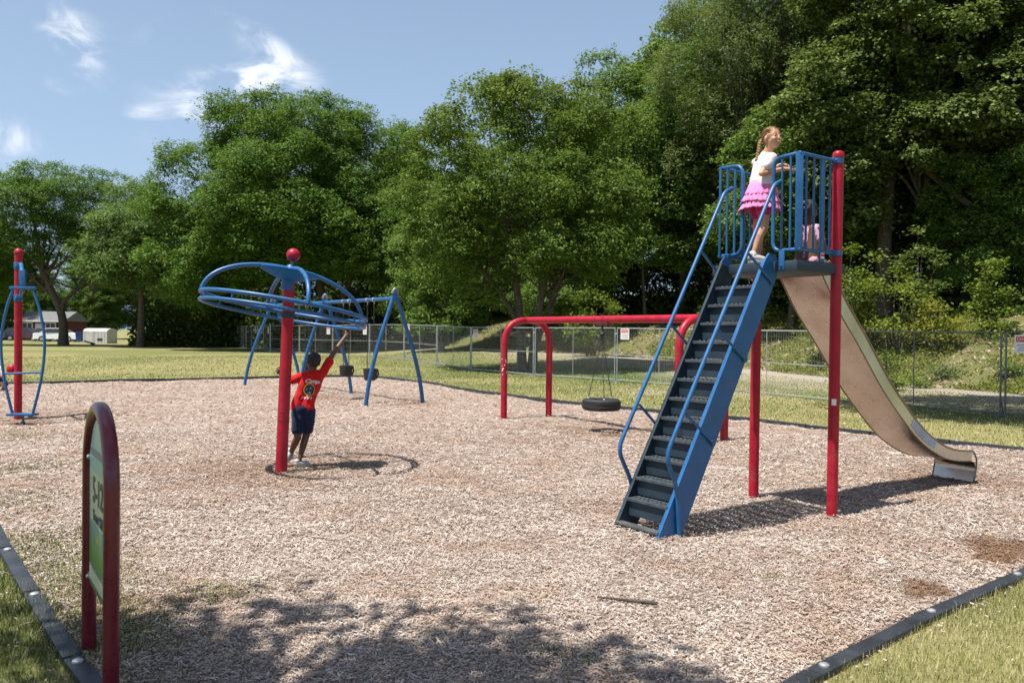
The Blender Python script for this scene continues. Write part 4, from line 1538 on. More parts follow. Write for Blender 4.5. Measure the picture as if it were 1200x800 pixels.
    mb.box(P_(0.335, 0.4315, 2.305), (0.05, 0.002, 0.022), DECK)
    mb.build('label_print', SIGNRED, lb)
    # chute: bed, two side walls with rolled rims, exit lip
    prof = [(0.62, 2.20), (0.72, 2.08), (0.92, 1.84), (1.26, 1.52), (1.74, 1.05), (2.18, 0.70), (2.42, 0.535), (2.62, 0.43), (2.84, 0.34), (3.05, 0.275), (3.30, 0.232), (3.60, 0.205)]
    pp = [(q.x, q.z) for q in catmull([(s, 0, z) for s, z in prof], 5)]
    hw = 0.222
    nr = []
    for i in range(len(pp)):
        a, b = pp[max(i - 1, 0)], pp[min(i + 1, len(pp) - 1)]
        dx, dz = b[0] - a[0], b[1] - a[1]
        l = math.hypot(dx, dz)
        nr.append((-dz / l, dx / l))
    wall = [0.145 - 0.03 * (i / len(pp)) for i in range(len(pp))]
    mb = MB()
    vs, fs = [], []
    for (s, z) in pp:
        vs += [P_(s, -hw, z), P_(s, hw, z)]
    for (s, z), (nx, nz) in zip(pp, nr):
        vs += [P_(s + nx * 0.008, hw, z + nz * 0.008), P_(s + nx * 0.008, -hw, z + nz * 0.008)]
    k = len(pp)
    for i in range(k - 1):
        fs.append((2 * i, 2 * i + 1, 2 * i + 3, 2 * i + 2))
        o = 2 * k
        fs.append((o + 2 * i, o + 2 * i + 1, o + 2 * i + 3, o + 2 * i + 2))
    mb.add(vs, fs)
    ch = mb.build('chute_bed', STAINLESS, g)
    for sg in (1, -1):
        mb = MB()
        vs, fs = [], []
        for (s, z), (nx, nz), w in zip(pp, nr, wall):
            for off in (0.0, 0.006):
                vs += [P_(s, sg * (hw + off), z), P_(s + nx * w, sg * (hw + 0.012 + off), z + nz * w)]
        for i in range(k - 1):
            a = 4 * i
            b = a + 4
            fs += [(a, a + 1, b + 1, b), (a + 2, b + 2, b + 3, a + 3), (a + 1, a + 3, b + 3, b + 1), (a, b, b + 2, a + 2)]
        mb.add(vs, fs)
        w_ = mb.build('chute_wall', WALLSTEEL, g)
        mb = MB()
        mb.tube([P_(s + nx * w, sg * (hw + 0.018), z + nz * w) for (s, z), (nx, nz), w in zip(pp, nr, wall)], 0.011, 8)
        mb.build('rim', RIM, w_)
        mb = MB()
        mb.tube([P_(s, sg * (hw + 0.004), z) for (s, z) in pp], 0.007, 6)
        mb.build('seam', RIM, w_)
    # ribs pressed into the near wall where it curves
    mb = MB()
    for i in range(k):
        s, z = pp[i]
        if 2.2 < s < 2.75 and True:
            for f_ in (0, 0.5):
                j = min(i + 1, k - 1)
                s2, z2 = s + (pp[j][0] - s) * f_, z + (pp[j][1] - z) * f_
                nx, nz = nr[i]
                a = P_(s2 + nx * 0.03, hw + 0.0135, z2 + nz * 0.03)
                b = P_(s2 + nx * 0.12, hw + 0.0205, z2 + nz * 0.12)
                mb.tube([a, b], 0.005, 5)
    mb.build('wall_ribs', WALLSTEEL, g)
    # exit: rounded-over lip and the sheet that drops to the ground
    mb = MB()
    vs, fs = [], []
    ex = [(3.60, 0.205), (3.66, 0.192), (3.70, 0.165), (3.715, 0.13), (3.70, 0.08), (3.665, -0.03)]
    for s, z in ex:
        vs += [P_(s, -hw, z), P_(s, hw, z)]
    for i in range(len(ex) - 1):
        fs.append((2 * i, 2 * i + 1, 2 * i + 3, 2 * i + 2))
    for s, z in ex:
        vs += [P_(s - 0.008, -hw, z - 0.006), P_(s - 0.008, hw, z - 0.006)]
    o = 2 * len(ex)
    for i in range(len(ex) - 1):
        fs.append((o + 2 * i, o + 2 * i + 1, o + 2 * i + 3, o + 2 * i + 2))
    mb.add(vs, fs)
    lip = mb.build('exit_lip', STAINLESS, g)
    mb = MB()
    for sg in (1, -1):
        mb.tube([P_(s, sg * (hw + 0.01), z) for s, z in ([(3.58, 0.325), (3.66, 0.295), (3.72, 0.22)] + ex[3:])], 0.010, 8)
    mb.build('rim', DKSTEEL, lip)
    return g


slide_tower()

# ------------------------------------------------------------------ hanging disc spinner
def disc_spinner():
    b = Vector((-2.64, 9.14, -0.06))
    top = Vector((-2.565, 9.16, 2.20))
    ax = Vector((0.145, 0.095, 1)).normalized()
    g = thing('disc_spinner', 'domed blue spinner disc on a leaning red pole, held by the boy in red', 'spinner', (b.x, b.y, 0))
    mb = MB()
    mb.tube([b, b.lerp(top, .5), top], 0.066, 20)
    po = mb.build('pole', RED, g)
    mb = MB()
    d = (top - b).normalized()
    for h in (0.62, 0.72):
        mb.lathe([(0.067, 0), (0.0675, 0.006), (0.067, 0.012)], b + d * h, 20, d)
    mb.build('pole_seam', REDDK, po)
    c = top + Vector((0.0, 0, 0.02))
    mb = MB()
    mb.lathe([(0.072, -0.16), (0.078, -0.155), (0.066, 0.02), (0.055, 0.12), (0.04, 0.135)], c, 20, ax)
    hub = mb.build('hub', BLUE, g)
    mb = MB()
    mb.lathe([(0.076, -0.02), (0.076, 0.05)], b + d * 1.83, 20, d)
    mb.build('collar', BLUEDK, po)
    # dished plate under the arms
    mb = MB()
    mb.lathe([(0.06, -0.05), (0.18, -0.02), (0.31, 0.03), (0.345, 0.055), (0.34, 0.060), (0.2, 0.07), (0.06, 0.08)], c, 36, ax)
    mb.build('dished_plate', BLUEPL, g)
    mb = MB()
    mb.lathe([(0.02, 0.12), (0.018, 0.20)], c, 12, ax)
    mb.build('spindle', DKSTEEL, hub)
    mb = MB()
    mb.ball(c + ax * 0.255 + Vector((0.0, 0, 0)), 0.078, 24, 16)
    mb.build('ball_finial', RED, g)
    # rings
    q = Vector((0, 0, 1)).rotation_difference(ax)
    rc = Vector((-2.615, 9.16, 1.845))
    Rr = 0.925

    def rp(a, dz, r=Rr):
        return rc + q @ Vector((r * math.cos(a), r * math.sin(a), dz))
    for dz, r, tr in ((0.035, Rr, 0.0235), (-0.055, Rr - 0.005, 0.020)):
        mb = MB()
        mb.tube([rp(2 * math.pi * k / 64, dz, r) for k in range(64)], tr, 10, closed=True)
        mb.build('ring', BLUE, g)
    for k in range(12):
        a = 2 * math.pi * (k + 0.35) / 12
        mb = MB()
        mb.tube([rp(a, 0.035), rp(a, -0.055)], 0.010, 8)
        mb.build('ring_spacer', BLUE, g)
    ct = c + ax * 0.09
    for a in (R(210), R(300), R(30), R(120)):
        e = rp(a, 0.035)
        out = (q @ Vector((math.cos(a), math.sin(a), 0)))
        pts = []
        p0 = ct + out * 0.04
        hgt = (ct - rc).dot(ax) - 0.035
        for i in range(15):
            t = i / 14
            r = 0.04 + (Rr - 0.04) * math.sin(t * math.pi / 2) ** 0.95
            z = 0.035 + hgt * (1 - (1 - math.cos(t * math.pi / 2)) ** 1.0)
            pts.append(rc + q @ Vector((0, 0, z)) + out * r + (ct - rc - ax * (ct - rc).dot(ax)) * (1 - t))
        mb = MB()
        mb.tube(pts, 0.0245, 10)
        mb.build('arm', BLUE, g)
    return g


disc_spinner()

# ------------------------------------------------------------------ standing hoop spinner (far left)
def hoop_spinner():
    b = Vector((-9.02, 14.55, 0))
    g = thing('hoop_spinner', 'tall red post carrying a narrow blue stand-on hoop at the left edge', 'spinner', (b.x, b.y, 0))
    mb = MB()
    mb.tube([b + Vector((0, 0, -0.1)), b + Vector((0, 0, 2.96))], 0.066, 18)
    mb.lathe([(0.067, 0), (0.075, 0.01), (0.075, 0.04), (0.06, 0.085), (0.03, 0.105), (0.004, 0.11)], b + Vector((0, 0, 2.94)), 18)
    po = mb.build('post', RED, g)
    for z in (2.72, 2.14):
        mb = MB()
        mb.lathe([(0.072, -0.06), (0.076, -0.05), (0.076, 0.06), (0.072, 0.07)], b + Vector((0, 0, z)), 18)
        bolt(mb, b + Vector((0.0, -0.076, z)), (0, -1, 0), 0.016)
        mb.build('clamp_band', BLUE, po)
    hx, hy = -8.60, 14.05
    mb = MB()
    top = Vector((hx, hy, 2.60))
    mb.tube(round_path([b + Vector((0.05, -0.05, 2.74)), b + Vector((0.17, -.2, 2.76)), Vector((hx - .05, hy, 2.58)), Vector((hx - .03, hy, 2.36))], 0.1), 0.034, 10)
    mb.tube(round_path([b + Vector((0.05, -0.05, 2.16)), b + Vector((0.2, -.25, 2.2)), Vector((hx - .05, hy, 2.42))], 0.1), 0.028, 10)
    mb.box(Vector((hx - .04, hy, 2.47)), (0.11, 0.05, 0.30), None, 0.01)
    mb.build('bracket_arm', BLUE, g)
    mb = MB()
    mb.tube([(hx - 0.03, hy, 2.20), (hx - 0.03, hy, 2.42)], 0.02, 10)
    mb.build('swivel', DKSTEEL, g)
    mb = MB()
    mb.box((hx - 0.03, hy, 2.305), (0.46, 0.07, 0.05), None, 0.012)
    mb.build('top_bar', BLUE, g)
    for sg in (-1, 1):
        mb = MB()
        pts = [(hx - .03 + sg * 0.17, hy, 2.29), (hx - .03 + sg * 0.30, hy, 1.9), (hx - .03 + sg * 0.385, hy, 1.35), (hx - .03 + sg * 0.33, hy, 0.72), (hx - 0.03 + sg * 0.18, hy, 0.09)]
        mb.tube(catmull(pts, 8), 0.024, 10)
        mb.build('hoop_side', BLUE, g)
    mb = MB()
    mb.tube([(hx - .03 - 0.345, hy, 0.79), (hx - .03 + 0.347, hy, 0.82)], 0.018, 10)
    mb.build('rung', BLUE, g)
    mb = MB()
    mb.box((hx - .03, hy, 0.075), (0.46, 0.22, 0.04), None, 0.012)
    mb.build('foot_plate', BLUE, g)
    mb = MB()
    zz = float(mulch_z(hx, hy)) - 0.08
    mb.tube([(hx - .02, hy, zz), (hx - .02, hy, -0.05)], 0.036, 12)
    mb.build('pivot_sleeve', BLUE, g)
    mb = MB()
    mb.tube([(hx - .02, hy, -0.06), (hx - .02, hy, 0.06)], 0.02, 10)
    mb.build('pivot_pin', DKSTEEL, g)
    mb = MB()
    mb.ball(b + Vector((-0.14, 0.02, 0.84)), 0.075, 14, 10, (1.1, .8, 1.2))
    mb.build('side_knob', RED, g)


hoop_spinner()

# ------------------------------------------------------------------ swing set
def arch_leg(foot, apex, bow):
    """leg that leaves the apex straight and curves down to stand upright"""
    f, a = Vector(foot), Vector(apex)
    h = Vector((f.x - a.x, f.y - a.y, 0))
    pts = []
    for i in range(13):
        t = i / 12
        z = a.z + (f.z - a.z) * t
        k = math.sin(t * math.pi / 2) ** 1.15 * (1 - bow) + t * bow
        pts.append(Vector((a.x + h.x * k, a.y + h.y * k, z)))
    return pts


def bucket_swing(x, y, ztop, beam, label, zs=0.50, side=0.17, yaw=0.0):
    s = thing('bucket_swing', label, 'swing', (x, y, zs), 'bucket swings on the blue frame')
    bx = Vector((math.cos(yaw), math.sin(yaw), 0))
    by = Vector((-bx.y, bx.x, 0))
    o = Vector((x, y, zs))
    mb = MB()
    # moulded bucket: shell with leg holes at the front
    prof = [(0.10, -0.02), (0.135, 0.0), (0.15, 0.08), (0.16, 0.20), (0.165, 0.25), (0.150, 0.255), (0.14, 0.2), (0.12, 0.06), (0.02, 0.04)]
    mb.lathe(prof, o, 18)
    se = mb.build('bucket_seat', RUBBER, s)
    mb = MB()
    for sg in (-1, 1):
        mb.tube([o + by * -0.13 + bx * sg * 0.06 + Vector((0, 0, 0.02)), o + by * -0.175 + bx * sg * 0.06 + Vector((0, 0, .12)), o + by * -0.155 + bx * sg * 0.06 + Vector((0, 0, 0.24))], 0.02, 8)
    mb.build('front_strap', RUBBER, se)
    for sg in (-1, 1):
        mb = MB()
        a = o + bx * sg * 0.15 + Vector((0, 0, 0.25))
        b = Vector((x, y, ztop)) + bx * sg * side
        chain(mb, a, b)
        mb.build('chain', CHAIN, s)
        mb = MB()
        mb.lathe([(0.05, -0.03), (0.05, 0.03)], Vector((x, y, ztop + 0.06)) + bx * sg * side, 14, bx)
        mb.tube([b + Vector((0, 0, 0.02)), b - Vector((0, 0, 0.05))], 0.014, 8)
        mb.build('hanger', STEEL, s)


def chain(mb, a, b, pitch=0.05, r=0.0055):
    """alternating links"""
    a, b = Vector(a), Vector(b)
    d = b - a
    n = max(2, int(d.length / pitch))
    u = d.normalized()
    p = u.orthogonal().normalized()
    q = u.cross(p)
    for i in range(n):
        c = a + d * ((i + 0.5) / n)
        w = p if i % 2 else q
        h = u * (pitch * 0.62)
        mb.tube([c - h + w * 0.002, c - h * .5 + w * 0.011, c + h * .5 + w * 0.011, c + h + w * 0.002, c + h * .5 - w * 0.011, c - h * .5 - w * 0.011], r, 4, closed=True)


def swing_set():
    g = thing('swing_set', 'blue arched-leg swing frame with two bays behind the disc spinner', 'swing frame', (-2.56, 17.35, 0))
    ap = [Vector((-2.56, 17.35, 2.50)), Vector((-4.78, 20.35, 2.50)), Vector((-6.9, 23.0, 2.50))]
    feet = [((-3.12, 17.03), (-1.97, 17.72)), ((-5.42, 20.3), (-4.13, 20.55)), ((-7.7, 22.95), (-6.15, 23.2))]
    for a, (f1, f2) in zip(ap, feet):
        for f in (f1, f2):
            z = float(mulch_z(*f)) - 0.08
            mb = MB()
            mb.tube(arch_leg((f[0], f[1], z), a, 0.28), 0.045, 12)
            mb.build('leg', BLUE, g)
        mb = MB()
        d = (Vector((f2[0], f2[1], 0)) - Vector((f1[0], f1[1], 0))).normalized()
        for sg in (-1, 1):
            mb.tube([a + d * sg * 0.055 + Vector((0, 0, -0.075)), a + d * sg * 0.02 + Vector((0, 0, 0.0)), a + Vector((0, 0, 0.02))], 0.050, 10)
        mb.ball(a + Vector((0, 0, 0.015)), 0.051, 10, 8)
        mb.build('apex_fitting', DKSTEEL, g)
        mb = MB()
        mb.box(a + Vector((0, 0, -0.16)), (0.16, 0.10, 0.10), Matrix.Rotation(math.atan2(d.y, d.x), 3, 'Z'), 0.015)
        mb.build('yoke', BLUE, g)
    zb = 2.33
    for i in range(2):
        a, b = ap[i].copy(), ap[i + 1].copy()
        a.z = b.z = zb
        mb = MB()
        mb.tube([a, b], 0.042, 12)
        mb.build('beam', BLUE, g)
    d = (ap[1] - ap[0]).normalized()
    yaw = math.atan2(d.y, d.x)
    q1 = ap[0].lerp(ap[1], 0.31)
    q2 = ap[0].lerp(ap[1], 0.66)
    bucket_swing(q1.x, q1.y, zb - 0.06, None, 'black bucket swing nearest the right blue arched frame', 0.50, 0.17, yaw)
    bucket_swing(q2.x, q2.y, zb - 0.06, None, 'black bucket swing next to the middle blue arched frame', 0.52, 0.17, yaw)
    d2 = (ap[2] - ap[1]).normalized()
    q3 = ap[1].lerp(ap[2], 0.30)
    bucket_swing(q3.x, q3.y, zb - 0.06, None, 'bucket swing hanging behind the boy in red', 0.52, 0.17, math.atan2(d2.y, d2.x))


swing_set()

# ------------------------------------------------------------------ tire swing
def tire_swing():
    g = thing('tire_swing_gantry', 'low red arched frame whose long beam carries the tire swing', 'swing frame', (0.28, 15.1, 0))
    L1, L2 = Vector((-0.14, 14.86, 0)), Vector((0.72, 15.32, 0))
    R2, R1 = Vector((3.19, 11.91, 0)), Vector((2.40, 11.42, 0))
    zt = 1.845
    for a, b in ((L1, L2), (R1, R2)):
        mb = MB()
        path = round_path([a + Vector((0, 0, -0.1)), a + Vector((0, 0, zt)), b + Vector((0, 0, zt)), b + Vector((0, 0, -0.1))], 0.52, 10)
        mb.tube(path, 0.060, 16)
        ar = mb.build('arch', RED, g)
        if a is L1:
            mb = MB()
            rs = random.Random(4)
            # chipped paint on the near leg
            for k in range(9):
                z = 1.12 - 0.035 * k + rs.uniform(-.01, .01)
                an = rs.uniform(-0.9, 0.8)
                out = Vector((math.sin(an), -math.cos(an), 0))
                c = a + out * 0.0605 + Vector((0, 0, z))
                tan = Vector((math.cos(an), math.sin(an), 0))
                w, h = rs.uniform(.008, .025), rs.uniform(.008, .022)
                pts = [c + tan * w * math.cos(q_) * rs.uniform(.6, 1.1) + Vector((0, 0, h * math.sin(q_) * rs.uniform(.6, 1.1))) for q_ in [i * 1.05 for i in range(6)]]
                mb.prism(pts, out * -0.004, out * 0.002)
            mb.build('paint_chips', WHITE, ar, smooth=False)
    a, b = (L1 + L2) / 2, (R1 + R2) / 2
    a.z = b.z = zt
    d = (b - a).normalized()
    mb = MB()
    mb.tube([a - d * 0.0, b + d * 0.0], 0.062, 16)
    bm_ = mb.build('beam', RED, g)
    sw = a.lerp(b, 0.49)
    mb = MB()
    q = d.to_track_quat('X', 'Z').to_matrix()
    mb.box(sw + Vector((0, 0, -0.055)), (0.34, 0.10, 0.05), q, 0.01)
    mb.box(sw + Vector((0, 0, -0.085)), (0.24, 0.07, 0.03), q, 0.01)
    mb.build('hanger_plate', REDDK, bm_)
    # the tire itself
    t = thing('tire_swing', 'black tire hanging flat on three chains under the red beam', 'tire swing', (sw.x, sw.y, 0.42))
    c = Vector((sw.x, sw.y, 0.415))
    mb = MB()
    prof = [(0.17, -0.085), (0.22, -0.098), (0.285, -0.094), (0.318, -0.07), (0.328, -0.02), (0.328, 0.02), (0.318, 0.07), (0.285, 0.094), (0.22, 0.098), (0.17, 0.085), (0.165, 0.07), (0.20, 0.05), (0.235, 0.0), (0.20, -0.05), (0.165, -0.07), (0.17, -0.085)]
    vs, fs = [], []
    sg = 40
    for r, h in prof[:-1]:
        for k in range(sg):
            an = 2 * math.pi * k / sg
            vs.append(c + Vector((r * math.cos(an), r * math.sin(an), h)))
    n = len(prof) - 1
    for i in range(n):
        j = (i + 1) % n
        for k in range(sg):
            k2 = (k + 1) % sg
            fs.append((i * sg + k, i * sg + k2, j * sg + k2, j * sg + k))
    mb.add(vs, fs)
    tr = mb.build('tire', RUBBER, t)
    mb = MB()
    for r, h in ((0.3285, 0.03), (0.3285, -0.03), (0.325, 0.055), (0.325, -0.055)):
        mb.tube([c + Vector((r * math.cos(2 * math.pi * k / 48), r * math.sin(2 * math.pi * k / 48), h)) for k in range(48)], 0.005, 5, closed=True)
    mb.build('tread_ribs', RUBBER, tr)
    sv = sw + Vector((0, 0, -0.30))
    mb = MB()
    mb.tube([sw + Vector((0, 0, -0.09)), sw + Vector((0, 0, -0.22))], 0.02, 10)
    mb.ball(sv + Vector((0, 0, 0.05)), 0.045, 12, 8)
    mb.tube([sv + Vector((0, 0, 0.05)), sv + Vector((0, 0, -0.03))], 0.016, 8)
    mb.build('swivel', RUBBER, t)
    for k in range(3):
        an = 2 * math.pi * k / 3 + 0.6
        e = c + Vector((0.235 * math.cos(an), 0.235 * math.sin(an), 0.095))
        mb = MB()
        chain(mb, e, sv, 0.055, 0.0045)
        mb.build('chain', CHAIN, t)
        mb = MB()
        mb.lathe([(0.02, 0), (0.02, 0.012), (0.008, 0.03)], e - Vector((0, 0, 0.004)), 8)
        mb.build('eye_bolt', STEEL, t)


tire_swing()

# ------------------------------------------------------------------ arched age sign
def text_mesh(body, size, mat, parent, origin, xdir, updir, name='lettering', thick=0.0015, align='CENTER', shear=0.0, extra=0.0):
    cu = bpy.data.curves.new(name, 'FONT')
    cu.body = body
    cu.size = size
    cu.align_x = align
    cu.align_y = 'CENTER'
    cu.extrude = thick
    cu.shear = shear
    cu.offset = extra
    o = bpy.data.objects.new(name, cu)
    COL.objects.link(o)
    bpy.context.view_layer.update()
    me = bpy.data.meshes.new_from_object(o.evaluated_get(bpy.context.evaluated_depsgraph_get()))
    bpy.data.objects.remove(o)
    xd, ud = Vector(xdir).normalized(), Vector(updir).normalized()
    nd = xd.cross(ud)
    mt = Matrix((xd, ud, nd)).transposed().to_4x4()
    mt.translation = Vector(origin) - (root_loc(parent) if parent else Vector((0, 0, 0)))
    me.transform(mt)
    me.materials.clear()
    me.materials.append(mat)
    ob = bpy.data.objects.new(name, me)
    COL.objects.link(ob)
    if parent:
        ob.parent = parent
    return ob


m, nt, p = mat_base('sign_print')
tcs = nt.nodes.new('ShaderNodeTexCoord')
sp = nt.nodes.new('ShaderNodeSeparateXYZ')
nt.links.new(tcs.outputs['Object'], sp.inputs[0])
zz = maprange(nt, sp.outputs['Z'], 0.36, 1.2)
nn = noise(nt, 9, 5, 0.6)
ad = nt.nodes.new('ShaderNodeMath')
ad.operation = 'MULTIPLY_ADD'
nt.links.new(nn, ad.inputs[0])
ad.inputs[1].default_value = 0.16
nt.links.new(zz, ad.inputs[2])
c = ramp(nt, ad.outputs[0], [(0.10, (0.03, 0.17, 0.03)), (0.33, (0.12, 0.33, 0.08)), (0.42, (0.14, 0.36, 0.34)), (0.62, (0.50, 0.66, 0.60)), (0.84, (0.30, 0.55, 0.55)), (1.0, (0.45, 0.66, 0.66))])
nt.links.new(c, p.inputs['Base Color'])
p.inputs['Roughness'].default_value = 0.3
SIGNPRINT = m
CREAM = painted('cream_print', (0.62, 0.62, 0.42), 0.4, 0.08, coat=0.0)
SOFTINK = painted('faded_ink', (0.085, 0.10, 0.10), 0.5, 0.1, coat=0.0)
YEL = painted('yellow_print', (0.75, 0.45, 0.04), 0.4, 0.08, coat=0.0)


def age_sign():
    far, near = Vector((-2.07, 3.91, 0)), Vector((-1.69, 3.37, 0))
    g = thing('age_sign', 'arched maroon sign with a green-blue panel reading 5-12, edge-on in the near left', 'sign', ((far.x + near.x) / 2, (far.y + near.y) / 2, 0))
    d = (near - far)
    w = d.length
    d.normalize()
    nrm = Vector((-d.y, d.x, 0))
    view = Vector((-0.817, -0.576, 0))
    if nrm.dot(view) < 0:
        nrm = -nrm
    zt = 1.235
    r = w / 2
    ctr = (far + near) / 2
    path = [far + Vector((0, 0, -0.1)), far + Vector((0, 0, 0.4)), far + Vector((0, 0, zt - r))]
    for i in range(1, 18):
        a = math.pi - math.pi * i / 18
        path.append(ctr + d * r * math.cos(a) + Vector((0, 0, zt - r + r * math.sin(a))))
    path += [near + Vector((0, 0, zt - r)), near + Vector((0, 0, 0.4)), near + Vector((0, 0, -0.1))]
    mb = MB()
    mb.tube(path, 0.033, 16)
    mb.build('arch_frame', REDDK, g)
    # panel with an arched top
    ri = r - 0.05
    o = [ctr - d * ri + Vector((0, 0, 0.37)), ctr + d * ri + Vector((0, 0, 0.37))]
    for i in range(0, 19):
        a = math.pi * i / 18
        o.append(ctr + d * ri * math.cos(a) + Vector((0, 0, zt - r + ri * math.sin(a))))
    mb = MB()
    mb.prism(o, nrm * -0.006, nrm * 0.006)
    pn = mb.build('sign_panel', SIGNPRINT, g, smooth=False)
    # printed patches, slightly proud
    def patch(u0, u1, z0, z1, mat, off=0.0072, nm='print_patch'):
        mb = MB()
        mb.prism([ctr + d * u0 + Vector((0, 0, z0)), ctr + d * u1 + Vector((0, 0, z0)), ctr + d * u1 + Vector((0, 0, z1)), ctr + d * u0 + Vector((0, 0, z1))], nrm * 0.0055, nrm * off)
        return mb.build(nm, mat, pn, smooth=False)
    xdir = d if d.cross(Vector((0, 0, 1))).dot(nrm) > 0 else -d
    patch(-0.24, 0.25, 0.69, 0.93, CREAM)
    patch(-0.27, 0.27, 0.395, 0.47, GREYINK)
    patch(-0.255, 0.255, 0.405, 0.46, CREAM, 0.0085)
    patch(-0.24, 0.16, 1.0, 1.035, GREYINK)
    patch(-0.05, 0.02, 0.61, 0.645, YEL)
    text_mesh('5-12', 0.17, SOFTINK, pn, ctr + nrm * 0.009 + Vector((0, 0, 0.84)), xdir, (0, 0, 1), extra=0.0015)
    text_mesh('Years Old', 0.07, SOFTINK, pn, ctr + nrm * 0.009 + Vector((0, 0, 0.725)), xdir, (0, 0, 1), extra=0.001)
    for z, u in ((0.98, -1), (0.40, -1), (0.98, 1), (0.40, 1)):
        mb = MB()
        e = ctr + d * u * (ri - 0.005) + Vector((0, 0, z))
        mb.box(e + d * u * 0.012, (0.05, 0.02, 0.03), Matrix.Rotation(math.atan2(d.y, d.x), 3, 'Z'), 0.004)
        bolt(mb, e + nrm * 0.01, nrm, 0.011)
        mb.build('panel_clip', STEEL, g)


age_sign()

# ------------------------------------------------------------------ temporary fence
def fence_panel(a, b, label, kind, h=1.83, group=None, foot=True, far=False, dark=False, ztop=None):
    a, b = Vector(a), Vector(b)
    g = thing('wire_fence', label, 'fence', (a.x, a.y, a.z), group)
    up_ = Vector((0, 0, 1))
    d = (b - a)
    L = d.length
    d = d / L
    a2, b2 = a + d * 0.05, b - d * 0.05
    st = DKSTEEL if dark else STEEL
    r = 0.021

    def at(u, z):
        return a2.lerp(b2, u) + up_ * z
    for u in (0.0, 1.0):
        mb = MB()
        mb.tube([at(u, 0.0), at(u, h)], r, 8)
        mb.build('post', st, g)
    mb = MB()
    mb.tube([at(0.5, 0.06), at(0.5, h - 0.01)], r * 0.62, 6)
    mb.build('mid_post', st, g)
    for z in (0.07, h * 0.5, h - 0.015):
        if z == h * 0.5 and kind == 'chain':
            continue
        mb = MB()
        mb.tube([at(0, z), at(1, z)], r * (0.85 if z != h * 0.5 else 0.6), 6)
        mb.build('rail', st, g)
    mb = MB()
    wr = 0.0019 if not far else 0.003

    def wire(p, q):
        u = (q - p).normalized()
        n1 = u.orthogonal().normalized() * wr
        n2 = u.cross(n1)
        tri = [n1, n1 * -0.5 + n2 * 0.87, n1 * -0.5 - n2 * 0.87]
        mb.add([p + t for t in tri] + [q + t for t in tri], [(0, 1, 4, 3), (1, 2, 5, 4), (2, 0, 3, 5)])
    off = Vector((-d.y, d.x, 0)) * 0.004
    if kind == 'weld':
        sp_ = 0.085 if not far else 0.17
        n = int(L / sp_)
        for i in range(1, n):
            wire(at(i / n, 0.07), at(i / n, h - 0.02))
        nz = 11 if not far else 7
        for i in range(1, nz):
            wire(at(0, 0.07 + (h - 0.09) * i / nz) + off, at(1, 0.07 + (h - 0.09) * i / nz) + off)
    else:
        sp_ = 0.085 if not far else 0.18
        hh = h - 0.09
        ln = L - 0.1
        k = -hh
        while k < ln:
            for sg in (0, 1):
                x0, z0, x1, z1 = k, 0.0, k + hh, hh
                if x0 < 0:
                    z0 += -x0
                    x0 = 0
                if x1 > ln:
                    z1 -= x1 - ln
                    x1 = ln
                if z1 - z0 > 0.03:
                    if sg:
                        z0, z1 = hh - z0, hh - z1
                    wire(at(x0 / ln, 0.07 + z0) + off * sg, at(x1 / ln, 0.07 + z1) + off * sg)
            k += sp_
    o = mb.build('wire_mesh', WIRE if not dark else DKSTEEL, g, smooth=False)
    o['kind'] = 'stuff'
    if foot:
        mb = MB()
        nn_ = Vector((-d.y, d.x, 0))
        c = a + up_ * 0.012
        mb.tube([c - nn_ * 0.35, c + nn_ * 0.35], 0.02, 6)
        mb.build('foot_bar', st, g)
        mb = MB()
        mb.tube([a2 + up_ * 0.42, a2 - nn_ * 0.18 + up_ * 0.02], 0.012, 6)
        mb.build('brace', st, g)
        q = Matrix.Rotation(math.atan2(d.y, d.x), 3, 'Z')
        for zc in (h - 0.2, h * 0.5):
            mb = MB()
            mb.box(a + up_ * zc, (0.14, 0.03, 0.05), q, 0.005)
            mb.build('clamp', st, g)
    return g, at, d


def fence_sign(p, d, label, seedless=None, w=0.42, h=0.36):
    """small white notice with a red band"""
    d = Vector(d).normalized()
    nrm = Vector((d.y, -d.x, 0))
    if nrm.dot(-Vector(p)) < 0:
        nrm = -nrm
    xd = Vector((0, 0, 1)).cross(nrm) * 1
    g = thing('fence_sign', label, 'sign', p)
    c = Vector(p) + nrm * 0.03
    up_ = Vector((0, 0, 1))

    def q(u0, u1, z0, z1, o0, o1, mat, nm, par):
        mb = MB()
        mb.prism([c + xd * u0 + up_ * z0, c + xd * u1 + up_ * z0, c + xd * u1 + up_ * z1, c + xd * u0 + up_ * z1], nrm * o0, nrm * o1)
        return mb.build(nm, mat, par, smooth=False)
    pl = q(-w / 2, w / 2, -h / 2, h / 2, -0.003, 0.003, WHITE, 'plate', g)
    q(-w / 2 + 0.03, w / 2 - 0.03, h * 0.12, h * 0.43, 0.002, 0.005, SIGNRED, 'header_band', pl)
    text_mesh('DANGER', h * 0.26, WHITE, pl, c + nrm * 0.0065 + up_ * h * 0.275, xd, up_, thick=0.001)
    for k, ww in enumerate((0.8, 0.66, 0.74)):
        q(-w / 2 * ww, w / 2 * ww, -h * 0.08 - k * h * 0.14, -h * 0.02 - k * h * 0.14, 0.002, 0.0045, GREYINK, 'print_line', pl)
    return g


